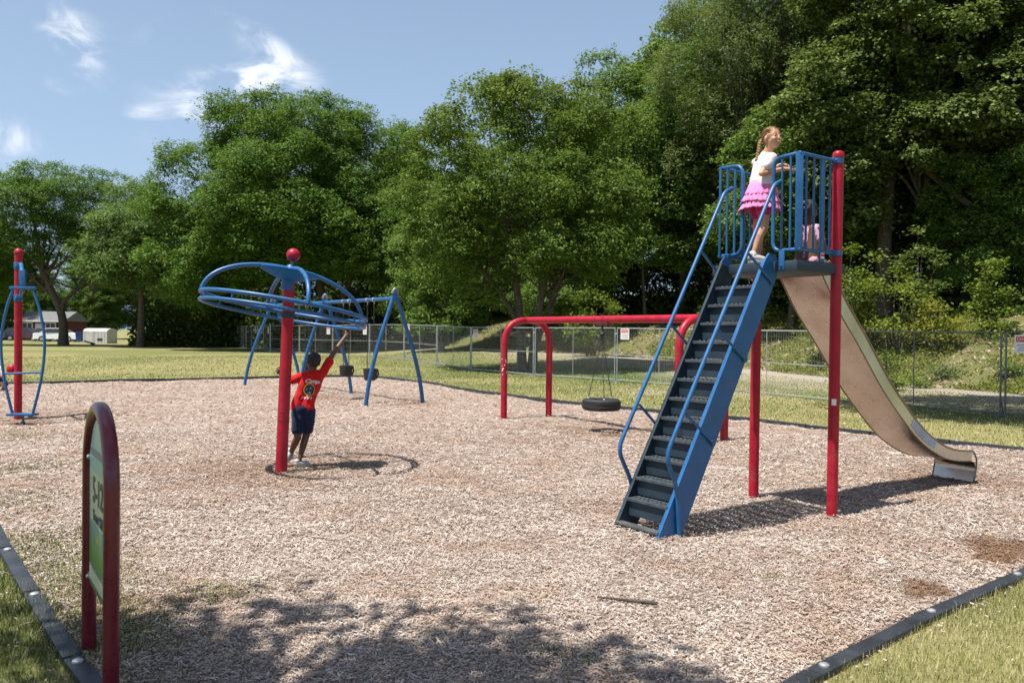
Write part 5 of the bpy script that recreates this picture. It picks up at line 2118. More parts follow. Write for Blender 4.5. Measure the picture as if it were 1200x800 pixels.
def build_fence():
    def G(x, y):
        return Vector((x, y, float(ground_z(x, y))))
    pts = [(14.2, 12.4), (12.4, 14.6), (10.62, 17.2), (8.32, 20.3), (5.95, 24.3), (3.52, 26.9), (0.84, 29.9), (-1.72, 33.5), (-3.48, 36.9), (-5.5, 40.6), (-8.05, 45.0)]
    kinds = ['weld', 'weld', 'chain', 'weld', 'weld', 'chain', 'weld', 'chain', 'weld', 'weld']
    labs = ['grey wire fence panel outside the right end of the run beyond the slide', 'dark grey wire fence panel carrying the notice at the right edge', 'grey chain-link fence panel beyond the slide chute', 'wire fence panel seen between the red slide posts',
            'wire fence panel seen between the blue stairs and the tire chains', 'chain-link fence panel directly behind the hanging tire',
            'wire fence panel standing in front of the elm trunk', 'chain-link fence panel just left of the red arch', 'wire fence panel to the left of the fence corner, by the right blue leg', 'wire fence panel seen through the right bay of the blue swings']
    for i in range(len(pts) - 1):
        g, at, d = fence_panel(G(*pts[i]), G(*pts[i + 1]), labs[i], kinds[i], dark=(i < 3))
        if i == 1:
            fence_sign(at(0.86, 1.55), d, 'white notice with a red band on the fence at the right edge', w=0.5, h=0.38)
        if i == 4:
            fence_sign(at(0.90, 1.62), d, 'white square notice with a red band right of the hanging tire', w=0.36, h=0.36)
        if i == 6:
            fence_sign(at(0.92, 1.55), d, 'white notice with a red band left of the red arch', w=0.36, h=0.36)
        if i == 8:
            fence_sign(at(0.86, 1.62), d, 'small white notice on the fence by the right blue swing leg', w=0.36, h=0.46)
    # the far run to the left
    run = [Vector((x, y, 0)) for x, y in [(-8.05, 45.0), (-10.9, 48.4), (-13.8, 51.7), (-16.7, 55.0), (-19.0, 59.4), (-21.3, 63.8), (-23.5, 68.2), (-25.6, 72.4)]]
    num = ['seventh', 'sixth', 'fifth', 'fourth', 'third', 'second', 'first']
    far_lab = ['%s far fence panel counted from the left end of the far run' % q for q in num]
    for i in range(len(run) - 1):
        g, at, d = fence_panel(G(run[i].x, run[i].y), G(run[i + 1].x, run[i + 1].y), far_lab[i], 'weld', group='far fence panels', far=True)
        if i in (0, 1, 3, 4, 6):
            s = fence_sign(at(0.1, 1.5), d, 'tiny pale notice on the %s far fence panel from the left' % num[i], w=0.42, h=0.46)
            s['group'] = 'notices on the far fence'


build_fence()

# ------------------------------------------------------------------ people
SKIN_TAN = skin('tan_skin', (0.50, 0.27, 0.165))
SKIN_DARK = skin('dark_skin', (0.115, 0.055, 0.036))
TEE_RED = cloth('red_cotton', (0.50, 0.010, 0.012), 0.2)
NAVY = cloth('navy_cloth', (0.010, 0.018, 0.05), 0.3)
TEE_WHITE = cloth('white_cotton', (0.70, 0.62, 0.64), 0.08)
PINK = cloth('pink_cotton', (0.74, 0.22, 0.45), 0.22, scale=20)
PINKDK = cloth('deep_pink_cotton', (0.55, 0.03, 0.15), 0.15)
SHOE_W = painted('white_shoe', (0.42, 0.41, 0.40), 0.6, 0.2, coat=0.0)
HAIR_B = painted('blonde_hair', (0.27, 0.155, 0.065), 0.5, 0.5, scale=40, coat=0.0)
HAIR_K = painted('black_hair', (0.010, 0.009, 0.009), 0.6, 0.3, scale=40, coat=0.0)
EYE = painted('eye_dark', (0.03, 0.018, 0.012), 0.2, 0.1, coat=0.0)
EYEW = painted('eye_white', (0.42, 0.40, 0.38), 0.3, 0.05, coat=0.0)
LIP = painted('lip', (0.42, 0.12, 0.10), 0.5, 0.1, coat=0.0)
TOOTH = painted('teeth', (0.75, 0.72, 0.68), 0.3, 0.05, coat=0.0)
m, nt, p = mat_base('patterned_pink')
f = noise(nt, 36, 2, 0.5)
nt.links.new(ramp(nt, f, [(0.38, (0.62, 0.46, 0.52)), (0.47, (0.60, 0.20, 0.32)), (0.55, (0.62, 0.44, 0.52)), (0.62, (0.22, 0.10, 0.28))]), p.inputs['Base Color'])
p.inputs['Roughness'].default_value = 0.9
PATTERN = m
m, nt, p = mat_base('patterned_white')
f = noise(nt, 10, 2, 0.5)
nt.links.new(ramp(nt, f, [(0.50, (0.70, 0.71, 0.74)), (0.60, (0.68, 0.50, 0.10)), (0.68, (0.70, 0.72, 0.76))]), p.inputs['Base Color'])
p.inputs['Roughness'].default_value = 0.9
PATTERN2 = m


class Blob:
    """a closed figure grown from chains of balls, then fused into one continuous surface"""

    def __init__(self):
        self.items = []

    def chain(self, *nodes):
        """nodes: (x,y,z,r)"""
        for a, b in zip(nodes[:-1], nodes[1:]):
            pa, pb = Vector(a[:3]), Vector(b[:3])
            d = (pb - pa).length
            n = max(1, int(math.ceil(d / (0.35 * min(a[3], b[3])))))
            for i in range(n + 1):
                t = i / n
                self.items.append((pa.lerp(pb, t), a[3] + (b[3] - a[3]) * t, None, None))
        return self

    def ell(self, c, r, scale=(1, 1, 1), rot=None):
        self.items.append((Vector(c), r, scale, rot))
        return self

    def build(self, name, mat, parent, voxel=0.008, smooth=4, wrinkle=0.0, wscale=12.0):
        bm = bmesh.new()
        bmesh.ops.create_icosphere(bm, subdivisions=2, radius=1)
        uv = np.array([v.co[:] for v in bm.verts])
        uf = np.array([[v.index for v in f.verts] for f in bm.faces])
        bm.free()
        V, Fc = [], []
        o = 0
        for c, r, sc, rot in self.items:
            q = uv * r
            if sc is not None:
                q = q * np.array(sc)
            if rot is not None:
                q = q @ np.array(rot).T
            V.append(q + np.array(c))
            Fc.append(uf + o)
            o += len(uv)
        V = np.concatenate(V)
        Fc = np.concatenate(Fc)
        me = bpy.data.meshes.new(name)
        me.from_pydata(V.tolist(), [], Fc.tolist())
        ob = bpy.data.objects.new(name, me)
        COL.objects.link(ob)
        md = ob.modifiers.new('r', 'REMESH')
        md.mode = 'VOXEL'
        md.voxel_size = voxel
        ms = ob.modifiers.new('s', 'SMOOTH')
        ms.factor = 0.5
        ms.iterations = smooth
        bpy.context.view_layer.update()
        nm = bpy.data.meshes.new_from_object(ob.evaluated_get(bpy.context.evaluated_depsgraph_get()))
        bpy.data.objects.remove(ob)
        k = len(nm.vertices)
        co = np.empty(k * 3, np.float32)
        nm.vertices.foreach_get('co', co)
        co = co.reshape(-1, 3)
        if wrinkle:
            nr = np.empty(k * 3, np.float32)
            nm.vertices.foreach_get('normal', nr)
            nr = nr.reshape(-1, 3)
            w = vnoise(co[:, 0] * wscale + co[:, 2] * wscale * .6 + 50, co[:, 2] * wscale * 0.7 + co[:, 1] * wscale + 50) + 0.5 * vnoise(co[:, 0] * wscale * 2.2 + 9, co[:, 2] * wscale * 1.8 + 9)
            co = co + nr * (w * wrinkle)[:, None]
        co = co - np.array(root_loc(parent))
        nm.vertices.foreach_set('co', co.astype(np.float32).ravel())
        nm.polygons.foreach_set('use_smooth', np.ones(len(nm.polygons), bool))
        nm.materials.clear()
        nm.materials.append(mat)
        nm.update()
        o2 = bpy.data.objects.new(name, nm)
        COL.objects.link(o2)
        o2.parent = parent
        return o2


def hand(bl, wrist, palm_dir, curl_dir, thumb_dir, size=1.0, curl=1.0):
    """palm, four unequal bent fingers and a thumb leaving the side of the palm"""
    w = Vector(wrist)
    a = Vector(palm_dir).normalized()
    c = Vector(curl_dir)
    c = (c - a * c.dot(a)).normalized()
    s = Vector(thumb_dir)
    s = (s - a * s.dot(a) - c * s.dot(c)).normalized()
    k = size
    L = 0.058 * k
    for u in (-0.5, -0.17, 0.17, 0.5):
        e = w + a * L + s * (u * 0.042 * k)
        bl.chain((*(w + s * u * 0.02 * k), 0.0145 * k), (*e, 0.0115 * k))
    ln = [0.046, 0.052, 0.049, 0.038]
    for i, u in enumerate((0.55, 0.18, -0.18, -0.55)):
        b = w + a * L + s * (u * 0.044 * k)
        l = ln[i] * k
        j1 = b + (a * math.cos(0.45 * curl) + c * math.sin(0.45 * curl)) * l * 0.5
        j2 = j1 + (a * math.cos(1.35 * curl) + c * math.sin(1.35 * curl)) * l * 0.38
        j3 = j2 + (a * math.cos(2.2 * curl) + c * math.sin(2.2 * curl)) * l * 0.3
        bl.chain((*b, 0.0085 * k), (*j1, 0.008 * k), (*j2, 0.0074 * k), (*j3, 0.0062 * k))
    t0 = w + a * 0.014 * k + s * 0.018 * k
    t1 = t0 + (s * 0.7 + a * 0.6 + c * 0.3).normalized() * 0.03 * k
    t2 = t1 + (s * 0.15 + a * 0.75 + c * 0.75 * curl).normalized() * 0.027 * k
    bl.chain((*t0, 0.0115 * k), (*t1, 0.0095 * k), (*t2, 0.0078 * k))


def face_frame(look, tilt=0.0):
    f = Vector(look).normalized()
    r = f.cross(Vector((0, 0, 1))).normalized()
    u = r.cross(f).normalized()
    if tilt:
        q = Matrix.Rotation(tilt, 3, f)
        r, u = q @ r, q @ u
    return f, r, u


def head(bl, c, look, size, tilt=0.0):
    """skull, jaw, nose, cheeks, brow, ears; returns the frame"""
    f, r, u = face_frame(look, tilt)
    c = Vector(c)
    s = size / 0.215                # chin to crown
    rot = Matrix((r, f, u)).transposed()
    bl.ell(c + u * 0.022 * s - f * 0.010 * s, 0.088 * s, (0.86, 1.02, 0.97), rot)
    bl.ell(c - u * 0.030 * s + f * 0.018 * s, 0.066 * s, (0.93, 0.98, 1.0), rot)
    bl.ell(c - u * 0.074 * s + f * 0.040 * s, 0.030 * s, (1.15, 1.0, 0.85), rot)
    for sg in (-1, 1):
        bl.ell(c - u * 0.020 * s + f * 0.058 * s + r * sg * 0.033 * s, 0.026 * s)
        bl.ell(c - u * 0.008 * s - f * 0.004 * s + r * sg * 0.078 * s, 0.021 * s, (0.35, 0.75, 1.15), rot)
    bl.chain((*(c + u * 0.012 * s + f * 0.080 * s), 0.007 * s), (*(c - u * 0.016 * s + f * 0.088 * s), 0.0105 * s))
    bl.ell(c - u * 0.046 * s + f * 0.073 * s, 0.016 * s, (1.5, 0.7, 0.8), rot)
    return f, r, u, s, rot


def face_bits(c, f, r, u, s, parent, smile=True):
    c = Vector(c)
    for sg in (-1, 1):
        e = c + u * 0.008 * s + f * 0.0675 * s + r * sg * 0.030 * s
        mb = MB()
        mb.ball(e, 0.0115 * s, 10, 8)
        ey = mb.build('eye', EYEW, parent)
        mb = MB()
        mb.ball(e + f * 0.0070 * s, 0.0078 * s, 8, 6)
        mb.build('iris', EYE, ey)
        mb = MB()
        mb.tube([e + u * 0.019 * s - r * 0.016 * s + f * 0.009 * s, e + u * 0.023 * s + f * 0.013 * s, e + u * 0.018 * s + r * 0.017 * s + f * 0.008 * s], 0.0028 * s, 6)
        mb.build('eyebrow', HAIR_B if parent.get('fair') else HAIR_K, parent)
    mo = c - u * 0.046 * s + f * 0.083 * s
    mb = MB()
    mb.tube([mo - r * 0.024 * s + u * 0.006 * s - f * 0.008 * s, mo - r * 0.010 * s - u * 0.003 * s + f * 0.002 * s, mo + r * 0.010 * s - u * 0.003 * s + f * 0.002 * s, mo + r * 0.024 * s + u * 0.006 * s - f * 0.008 * s], 0.0055 * s, 6)
    li = mb.build('mouth', LIP, parent)
    if smile:
        mb = MB()
        mb.tube([mo - r * 0.015 * s + u * 0.003 * s + f * 0.002 * s, mo + f * 0.006 * s, mo + r * 0.015 * s + u * 0.003 * s + f * 0.002 * s], 0.0038 * s, 6)
        mb.build('teeth', TOOTH, li)


def shoe(parent, heel, toe, mat, w=0.034):
    h, t = Vector(heel), Vector(toe)
    d = (t - h)
    L = d.length
    d.normalize()
    s = d.cross(Vector((0, 0, 1))).normalized()
    u = s.cross(d)
    b = Blob()
    b.chain((*(h + u * 0.035), w), (*(h.lerp(t, .5) + u * 0.028), w * 0.95), (*(t - d * 0.02 + u * 0.018), w * 0.85))
    b.ell(h + u * 0.06, w * 0.95)
    so_ = b.build('shoe', mat, parent, 0.006, 3)
    mb = MB()
    o = []
    for i in range(16):
        a = 2 * math.pi * i / 16
        o.append(h.lerp(t, .5) + d * math.cos(a) * (L / 2 + 0.022) + s * math.sin(a) * w * 1.02)
    mb.prism(o, u * -0.012, u * 0.012)
    mb.build('sole', SHOE_W, so_)
    return so_


def girl():
    B = Vector((2.24, 7.22, 2.244))
    g = thing('person', 'girl in white tee and tiered pink skirt standing on the platform, braid down her back', 'person', B)
    # she faces along the slide, head turned a little towards the camera
    fd = Vector((0.95, 0.31, 0)).normalized()
    rd = Vector((fd.y, -fd.x, 0))                     # her right, the camera side
    sh = Vector((2.268, 7.225, 3.198))
    pel = Vector((2.235, 7.22, 2.86))
    b = Blob()
    hc = Vector((2.325, 7.20, 3.378))
    look = Vector((0.45, -0.89, 0.02))
    f, r, u, s, rot = head(b, hc, look, 0.208, 0.03)
    b.chain((*(hc - Vector((0.012, 0, 0.07))), 0.042), (*(sh + Vector((0.012, 0, 0.035))), 0.040), (*(sh + Vector((0, 0, 0.0))), 0.05))
    for sg in (-1, 1):
        b.chain((*(sh + rd * sg * 0.03), 0.05), (*(sh + rd * sg * 0.105 - Vector((0, 0, 0.012))), 0.040))
        b.chain((*(sh + rd * sg * 0.045 - Vector((0, 0, .06))), 0.070), (*(pel + rd * sg * 0.04 + Vector((0, 0, .12))), 0.062), (*(pel + rd * sg * 0.055), 0.072))
    # arms
    rs_ = sh + rd * 0.115 - Vector((0.01, 0, 0.012))
    ls_ = sh - rd * 0.115 - Vector((0, 0, 0.012))
    re = Vector((2.195, 7.075, 3.035))
    rw = Vector((2.405, 7.10, 3.085))
    b.chain((*rs_, 0.036), (*rs_.lerp(re, .5), 0.031), (*re, 0.026), (*re.lerp(rw, .4), 0.026), (*rw, 0.019))
    hand(b, rw + (rw - re).normalized() * 0.01, (0.95, 0.1, -0.05), (0.2, 0.5, -1), (0, 0.7, 0.6), 0.95, 0.9)
    le = Vector((2.30, 7.40, 3.06))
    lw = Vector((2.44, 7.36, 3.165))
    b.chain((*ls_, 0.036), (*ls_.lerp(le, .5), 0.031), (*le, 0.026), (*le.lerp(lw, .4), 0.026), (*lw, 0.019))
    hand(b, lw + (lw - le).normalized() * 0.01, (1, -0.05, -0.1), (0.2, -0.4, -1), (0, -0.7, 0.6), 0.95, 0.9)
    # legs
    for hip, kn, an, toe in ((pel + rd * 0.06, Vector((2.235, 7.12, 2.565)), Vector((2.150, 7.12, 2.335)), (0.11, -0.01)),
                             (pel - rd * 0.055, Vector((2.258, 7.28, 2.555)), Vector((2.232, 7.28, 2.325)), (0.12, 0.02))):
        b.chain((*hip, 0.068), (*hip.lerp(kn, .5), 0.056), (*kn, 0.042), (*(kn.lerp(an, .3) - fd * 0.008), 0.041), (*kn.lerp(an, .7), 0.031), (*an, 0.025), (*(an - Vector((0, 0, 0.05))), 0.026))
    body = b.build('body', SKIN_TAN, g, 0.0048, 3)
    body['fair'] = 1
    face_bits(hc, f, r, u, s, body)
    for an, dd in ((Vector((2.150, 7.12, 2.262)), Vector((0.98, -.1, 0))), (Vector((2.232, 7.28, 2.262)), Vector((0.95, .2, 0)))):
        dd.normalize()
        so_ = shoe(g, an - dd * 0.03, an + dd * 0.105, SHOE_W)
        q = Blob()
        q.chain((*(an + Vector((0, 0, 0.055))), 0.031), (*(an + Vector((0, 0, 0.075))), 0.0295))
        q.build('sock', TEE_WHITE, so_, 0.006, 2)
    # t-shirt
    b = Blob()
    b.chain((*(sh + Vector((0.004, 0, 0.030))), 0.050), (*(sh - Vector((0, 0, .02))), 0.06))
    for sg in (-1, 1):
        b.chain((*(sh + rd * sg * 0.03), 0.060), (*(sh + rd * sg * 0.105 - Vector((0, 0, 0.012))), 0.049))
        b.chain((*(sh + rd * sg * 0.048 - Vector((0, 0, .06))), 0.080), (*(pel + rd * sg * 0.05 + Vector((0.004, 0, .14))), 0.076), (*(pel + rd * sg * 0.052 + Vector((0.01, 0, .095))), 0.080))
    b.chain((*rs_, 0.049), (*rs_.lerp(re, .52), 0.049))
    b.chain((*ls_, 0.049), (*ls_.lerp(le, .52), 0.049))
    tee = b.build('tshirt', TEE_WHITE, g, 0.007, 3, 0.009, 13)
    # skirt: three gathered tiers over deep pink shorts
    def tier(name, mat, c0, z0, z1, r0x, r0y, r1x, r1y, k, ph, amp):
        n = 160
        vs, fs = [], []
        lv = 7
        for j in range(lv):
            t = j / (lv - 1)
            for i in range(n):
                a = 2 * math.pi * i / n
                wv = amp * t * (math.sin(k * a + ph) + 0.5 * math.sin(k * 1.7 * a + ph * 2) + 0.4 * math.sin(3 * a + ph))
                rx = (r0x + (r1x - r0x) * t ** 0.8) * (1 + wv)
                ry = (r0y + (r1y - r0y) * t ** 0.8) * (1 + wv)
                c = c0[0] * (1 - t) + c0[1] * t
                p = c + fd * rx * math.cos(a) + rd * ry * math.sin(a)
                vs.append(Vector((p.x, p.y, z0 + (z1 - z0) * t + 0.003 * t * math.sin(k * a * 0.5 + ph) + 0.009 * math.sin(2 * a + ph))))
        for j in range(lv - 1):
            for i in range(n):
                i2 = (i + 1) % n
                fs.append((j * n + i, j * n + i2, (j + 1) * n + i2, (j + 1) * n + i))
        mb = MB()
        mb.add(vs, fs)
        o = mb.build(name, mat, g, angle=80)
        md = o.modifiers.new('thickness', 'SOLIDIFY')
        md.thickness = 0.0022
        return o
    c0, c1 = Vector((2.245, 7.22, 0)), Vector((2.238, 7.22, 0))
    tier('skirt_tier', PINK, (c0, c1), 2.985, 2.865, 0.088, 0.112, 0.150, 0.156, 21, 0.3, 0.034)
    tier('skirt_tier', PINK, (c1, c1 - fd * 0.004), 2.90, 2.795, 0.115, 0.135, 0.175, 0.176, 26, 1.7, 0.032)
    tier('skirt_tier', PINK, (c1, c1 - fd * 0.006), 2.83, 2.730, 0.135, 0.145, 0.190, 0.186, 29, 2.9, 0.032)
    b = Blob()
    for sg, kn in ((1, Vector((2.235, 7.12, 2.565))), (-1, Vector((2.258, 7.28, 2.555)))):
        hip = pel + rd * sg * 0.055
        b.chain((*hip, 0.085), (*hip.lerp(kn, .50), 0.072))
    b.build('shorts', PINKDK, g, 0.008, 3)
    # hair: cap drawn back, wisps, braid
    b = Blob()
    b.ell(hc + u * 0.030 * s - f * 0.024 * s, 0.0885 * s, (0.88, 0.98, 0.95), rot)
    b.ell(hc - f * 0.052 * s - u * 0.005 * s, 0.056 * s, (1.0, 0.8, 1.0), rot)
    hair = b.build('hair', HAIR_B, g, 0.005, 2)
    b = Blob()
    tp = hc - f * 0.075 * s + u * 0.015 * s + r * 0.03
    pth = catmull([tp, tp + Vector((-0.035, -0.01, -0.035)), tp + Vector((-0.045, -.01, -0.09)), tp + Vector((-0.055, -.005, -0.15)), tp + Vector((-0.065, 0, -0.20))], 5)
    for i, q in enumerate(pth):
        t = i / (len(pth) - 1)
        sd2 = rd * 0.009 * (1 if i % 2 else -1)
        b.ell(q + sd2, 0.0175 * (1 - 0.45 * t), (1, 1, 0.9))
    b.build('braid', HAIR_B, hair, 0.0045, 1)
    mb = MB()
    rs = random.Random(8)
    for i in range(70):
        a = rs.uniform(-1.45, 1.45)
        el = rs.uniform(0.15, 1.0)
        p0 = hc + u * 0.030 * s + (f * math.cos(a) * 0.068 + r * math.sin(a) * 0.074) * s + u * el * 0.06 * s
        p2 = hc - f * rs.uniform(0.08, 0.10) * s + u * rs.uniform(-0.02, 0.03) * s + r * rs.uniform(-.03, .03)
        pm = p0.lerp(p2, 0.5) + (p0.lerp(p2, 0.5) - (hc + u * 0.02)).normalized() * (0.045 + rs.uniform(0, 0.008)) * (0.6 + 0.4 * abs(math.cos(a)))
        mb.tube(catmull([p0, pm, p2], 5), 0.0016, 4)
    for i in range(26):
        q0 = hc + u * rs.uniform(-.02, .09) * s - f * rs.uniform(.0, .09) * s + r * rs.choice((-1, 1)) * 0.07 * s
        q1 = q0 + Vector((rs.uniform(-.03, .02), rs.uniform(-.02, .02), rs.uniform(-.02, .03)))
        mb.tube([q0, q0.lerp(q1, .5) + Vector((0, 0, .006)), q1], 0.0008, 3)
    ho = mb.build('hair_strands', HAIR_B, hair)
    ho['kind'] = 'stuff'
    return g


girl()


def second_child():
    B = P_(0.66, 0.06, 2.25)
    g = thing('person', 'child in a pink patterned top sitting at the top of the slide behind the bars', 'person', B)
    fd, rd = E_, N_
    b = Blob()
    pel = P_(0.66, 0.06, 2.30)
    sh = pel + Vector((0, 0, 0.29)) + fd * 0.03
    hc = sh + Vector((0, 0, 0.18)) + fd * 0.0
    f, r, u, s, rot = head(b, hc, fd + Vector((0, 0, -0.2)), 0.185)
    b.chain((*(hc - Vector((0, 0, 0.07))), 0.04), (*sh, 0.05))
    kns = []
    for sg in (-1, 1):
        b.chain((*(sh + rd * sg * 0.05), 0.06), (*(pel + rd * sg * 0.05), 0.075))
        kn = pel + fd * 0.20 + rd * sg * 0.07 - Vector((0, 0, 0.05))
        an = kn + fd * 0.17 - Vector((0, 0, 0.22))
        kns.append(kn)
        b.chain((*(pel + rd * sg * 0.06), 0.07), (*kn, 0.045), (*kn.lerp(an, .4), 0.042), (*an, 0.026), (*(an + fd * .09 - Vector((0, 0, 0.07))), 0.024))
        el = sh + rd * sg * 0.12 - Vector((0, 0, 0.17)) + fd * 0.05
        wr = el + fd * 0.17 + rd * sg * 0.0 - Vector((0, 0, 0.03))
        b.chain((*(sh + rd * sg * 0.11), 0.038), (*el, 0.028), (*wr, 0.02))
        hand(b, wr, fd - Vector((0, 0, .3)), (0, 0, -1), -rd * sg, 0.9, 0.7)
    body = b.build('body', SKIN_DARK, g, 0.0055, 3)
    face_bits(hc, f, r, u, s, body, False)
    b = Blob()
    b.chain((*(sh + Vector((0, 0, 0.01))), 0.055), (*(sh - Vector((0, 0, .03))), 0.06))
    for sg in (-1, 1):
        b.chain((*(sh + rd * sg * 0.04), 0.054), (*(pel + rd * sg * 0.045 + Vector((0, 0, .03))), 0.070))
        b.chain((*(sh + rd * sg * 0.075), 0.05), (*(sh + rd * sg * 0.11 - Vector((0, 0, 0.09))), 0.046))
        b.chain((*(pel + rd * sg * 0.055), 0.075), (*kns[(sg + 1) // 2], 0.056))
    b.build('patterned_outfit', PATTERN, g, 0.008, 3, 0.008)
    b = Blob()
    b.ell(hc + u * 0.03 * s - f * 0.018 * s, 0.094 * s, (0.92, 1.0, 0.97), rot)
    b.ell(hc - f * 0.06 * s, 0.07 * s)
    b.ell(hc - f * 0.10 * s + u * 0.04 * s, 0.045 * s)
    b.build('hair', HAIR_K, g, 0.006, 1, 0.006, 40)


second_child()


def boy():
    O = Vector((-2.54, 9.5, float(mulch_z(-2.54, 9.5))))
    g = thing('person', 'boy in red t-shirt and navy shorts, seen from behind, leaning out from the red pole', 'person', O)
    y = 9.48
    up_ = Vector((0, 0, 1))
    nk = Vector((-2.375, y - 0.0, 1.095))
    ls, rs_ = Vector((-2.515, y - 0.01, 1.052)), Vector((-2.265, y + 0.02, 1.085))
    ch = Vector((-2.405, y, 0.945))
    wa = Vector((-2.475, y + 0.0, 0.735))
    hl, hr = Vector((-2.535, y - .01, 0.655)), Vector((-2.415, y + .01, 0.655))
    hc = Vector((-2.368, y + 0.015, 1.228))
    look = Vector((-0.55, 0.83, -0.30))
    b = Blob()
    f, r, u, s, rot = head(b, hc, look, 0.212, 0.15)
    b.chain((*(hc - up_ * 0.06), 0.045), (*nk, 0.045), (*(nk - up_ * .03), 0.055))
    # trunk
    for t in (-1, 1):
        sh = ls if t < 0 else rs_
        hp = hl if t < 0 else hr
        b.chain((*nk.lerp(sh, .3), 0.05), (*sh, 0.043))
        b.chain((*(nk.lerp(sh, .45) - up_ * .06), 0.07), (*(wa + Vector((t * 0.045, 0, 0))), 0.066), (*hp, 0.075))
    # left arm goes round behind the pole, the hand wraps its far-left side
    le = Vector((-2.655, y - 0.02, 0.985))
    lw = Vector((-2.715, 9.285, 1.12))
    b.chain((*ls, 0.041), (*ls.lerp(le, .5), 0.036), (*le, 0.031), (*le.lerp(lw, .4), 0.031), (*lw, 0.022))
    hand(b, lw, (-0.05, -1, 0.25), (1, -0.1, 0.1), (0.1, 0.2, 1), 1.05, 0.7)
    # right arm reaches up to the ring
    re = Vector((-2.145, y + 0.09, 1.335))
    rw = Vector((-2.035, y + 0.27, 1.545))
    b.chain((*rs_, 0.042), (*rs_.lerp(re, .5), 0.038), (*re, 0.031), (*re.lerp(rw, .35), 0.032), (*rw, 0.022))
    hand(b, rw, (0.25, 0.5, 0.9), (0.2, -1, 0.4), (-1, 0.2, 0), 1.0, 1.0)
    # legs: one planted, one pushing off behind the pole
    kA, aA = Vector((-2.535, y - 0.03, 0.335)), Vector((-2.655, y + 0.10, 0.125))
    kB, aB = Vector((-2.46, y + 0.06, 0.335)), Vector((-2.515, y - 0.01, 0.075))
    for hp, k, a in ((hl, kA, aA), (hr, kB, aB)):
        b.chain((*hp, 0.074), (*hp.lerp(k, .5), 0.060), (*k, 0.045), (*(k.lerp(a, .32) + Vector((0, -.012, 0))), 0.045), (*k.lerp(a, .7), 0.034), (*a, 0.027), (*(a - up_ * .04), 0.028))
    body = b.build('body', SKIN_DARK, g, 0.005, 3)
    face_bits(hc, f, r, u, s, body, False)
    for a, dd in ((aA, Vector((-0.35, -0.75, -0.62))), (aB, Vector((0.75, 0.66, 0)))):
        dd.normalize()
        zb = float(mulch_z(a.x, a.y)) + 0.02 if a is aB else a.z - 0.03
        shoe(g, Vector((a.x, a.y, zb)) - dd * 0.035, Vector((a.x, a.y, zb)) + dd * 0.125, SHOE_W, 0.037)
    # shirt
    b = Blob()
    b.chain((*(nk - up_ * 0.005), 0.058), (*(nk - up_ * .04), 0.066))
    for t in (-1, 1):
        sh = ls if t < 0 else rs_
        b.chain((*nk.lerp(sh, .3), 0.058), (*sh, 0.054))
        b.chain((*(nk.lerp(sh, .45) - up_ * .06), 0.081), (*(wa + Vector((t * 0.055, 0, 0.02))), 0.083), (*(wa + Vector((t * 0.06 - 0.012, 0, -0.045))), 0.086))
    b.chain((*ls, 0.055), (*ls.lerp(le, .62), 0.056))
    b.chain((*rs_, 0.055), (*rs_.lerp(re, .60), 0.057))
    tee = b.build('tshirt', TEE_RED, g, 0.007, 3, 0.011, 12)
    # the print: a round picture with white script above and below, laid on the cloth
    vs = [v.co + root_loc(tee) for v in tee.data.vertices]
    bvh = BVHTree.FromPolygons([tuple(v) for v in vs], [tuple(p_.vertices) for p_ in tee.data.polygons])
    ax_u = (nk - wa).normalized()
    ax_r = Vector((1, 0.02, 0))
    ax_r = (ax_r - ax_u * ax_r.dot(ax_u)).normalized()
    pc = nk.lerp(wa, 0.50) + ax_r * 0.035

    def lay(me_pts, faces, name, mat, off):
        out = []
        for a, c in me_pts:
            p0 = pc + ax_r * a + ax_u * c
            h_ = bvh.ray_cast(Vector((p0.x, p0.y - 1.0, p0.z)), Vector((0, 1, 0)))
            q = h_[0] if h_[0] is not None else p0 + Vector((0, -0.1, 0))
            out.append(q + Vector((0, -off, 0)))
        mb = MB()
        mb.add(out, faces)
        return mb.build(name, mat, tee, angle=180)

    def disc(rad, name, mat, off, cx=0.0, cy=0.0, sy=1.15, n=28, rings=5):
        pts, fs = [(cx, cy)], []
        for j in range(1, rings + 1):
            for i in range(n):
                an = 2 * math.pi * i / n
                pts.append((cx + rad * j / rings * math.cos(an), cy + rad * sy * j / rings * math.sin(an)))
        for i in range(n):
            fs.append((0, 1 + i, 1 + (i + 1) % n))
        for j in range(rings - 1):
            for i in range(n):
                i2 = (i + 1) % n
                fs.append((1 + j * n + i, 1 + (j + 1) * n + i, 1 + (j + 1) * n + i2, 1 + j * n + i2))
        return lay(pts, fs, name, mat, off)
    disc(0.066, 'print_ring', YEL, 0.003)
    m_, nt_, p_ = mat_base('shirt_picture')
    ff = noise(nt_, 26, 3, 0.6)
    nt_.links.new(ramp(nt_, ff, [(0.40, (0.012, 0.014, 0.018)), (0.52, (0.03, 0.06, 0.08)), (0.60, (0.10, 0.16, 0.20)), (0.68, (0.45, 0.45, 0.40))]), p_.inputs['Base Color'])
    p_.inputs['Roughness'].default_value = 0.8
    disc(0.057, 'print_picture', m_, 0.0045, 0.004, 0.0)

    def script(body_, size, cx, cy, name):
        cu = bpy.data.curves.new(name, 'FONT')
        cu.body = body_
        cu.size = size
        cu.align_x = 'CENTER'
        cu.align_y = 'CENTER'
        cu.shear = 0.35
        cu.offset = 0.0022
        o = bpy.data.objects.new(name, cu)
        COL.objects.link(o)
        bpy.context.view_layer.update()
        me = bpy.data.meshes.new_from_object(o.evaluated_get(bpy.context.evaluated_depsgraph_get()))
        pts = [(v.co.x + cx, v.co.y + cy + 0.012 * math.sin(v.co.x * 22)) for v in me.vertices]
        fs = [tuple(p2.vertices) for p2 in me.polygons]
        bpy.data.objects.remove(o)
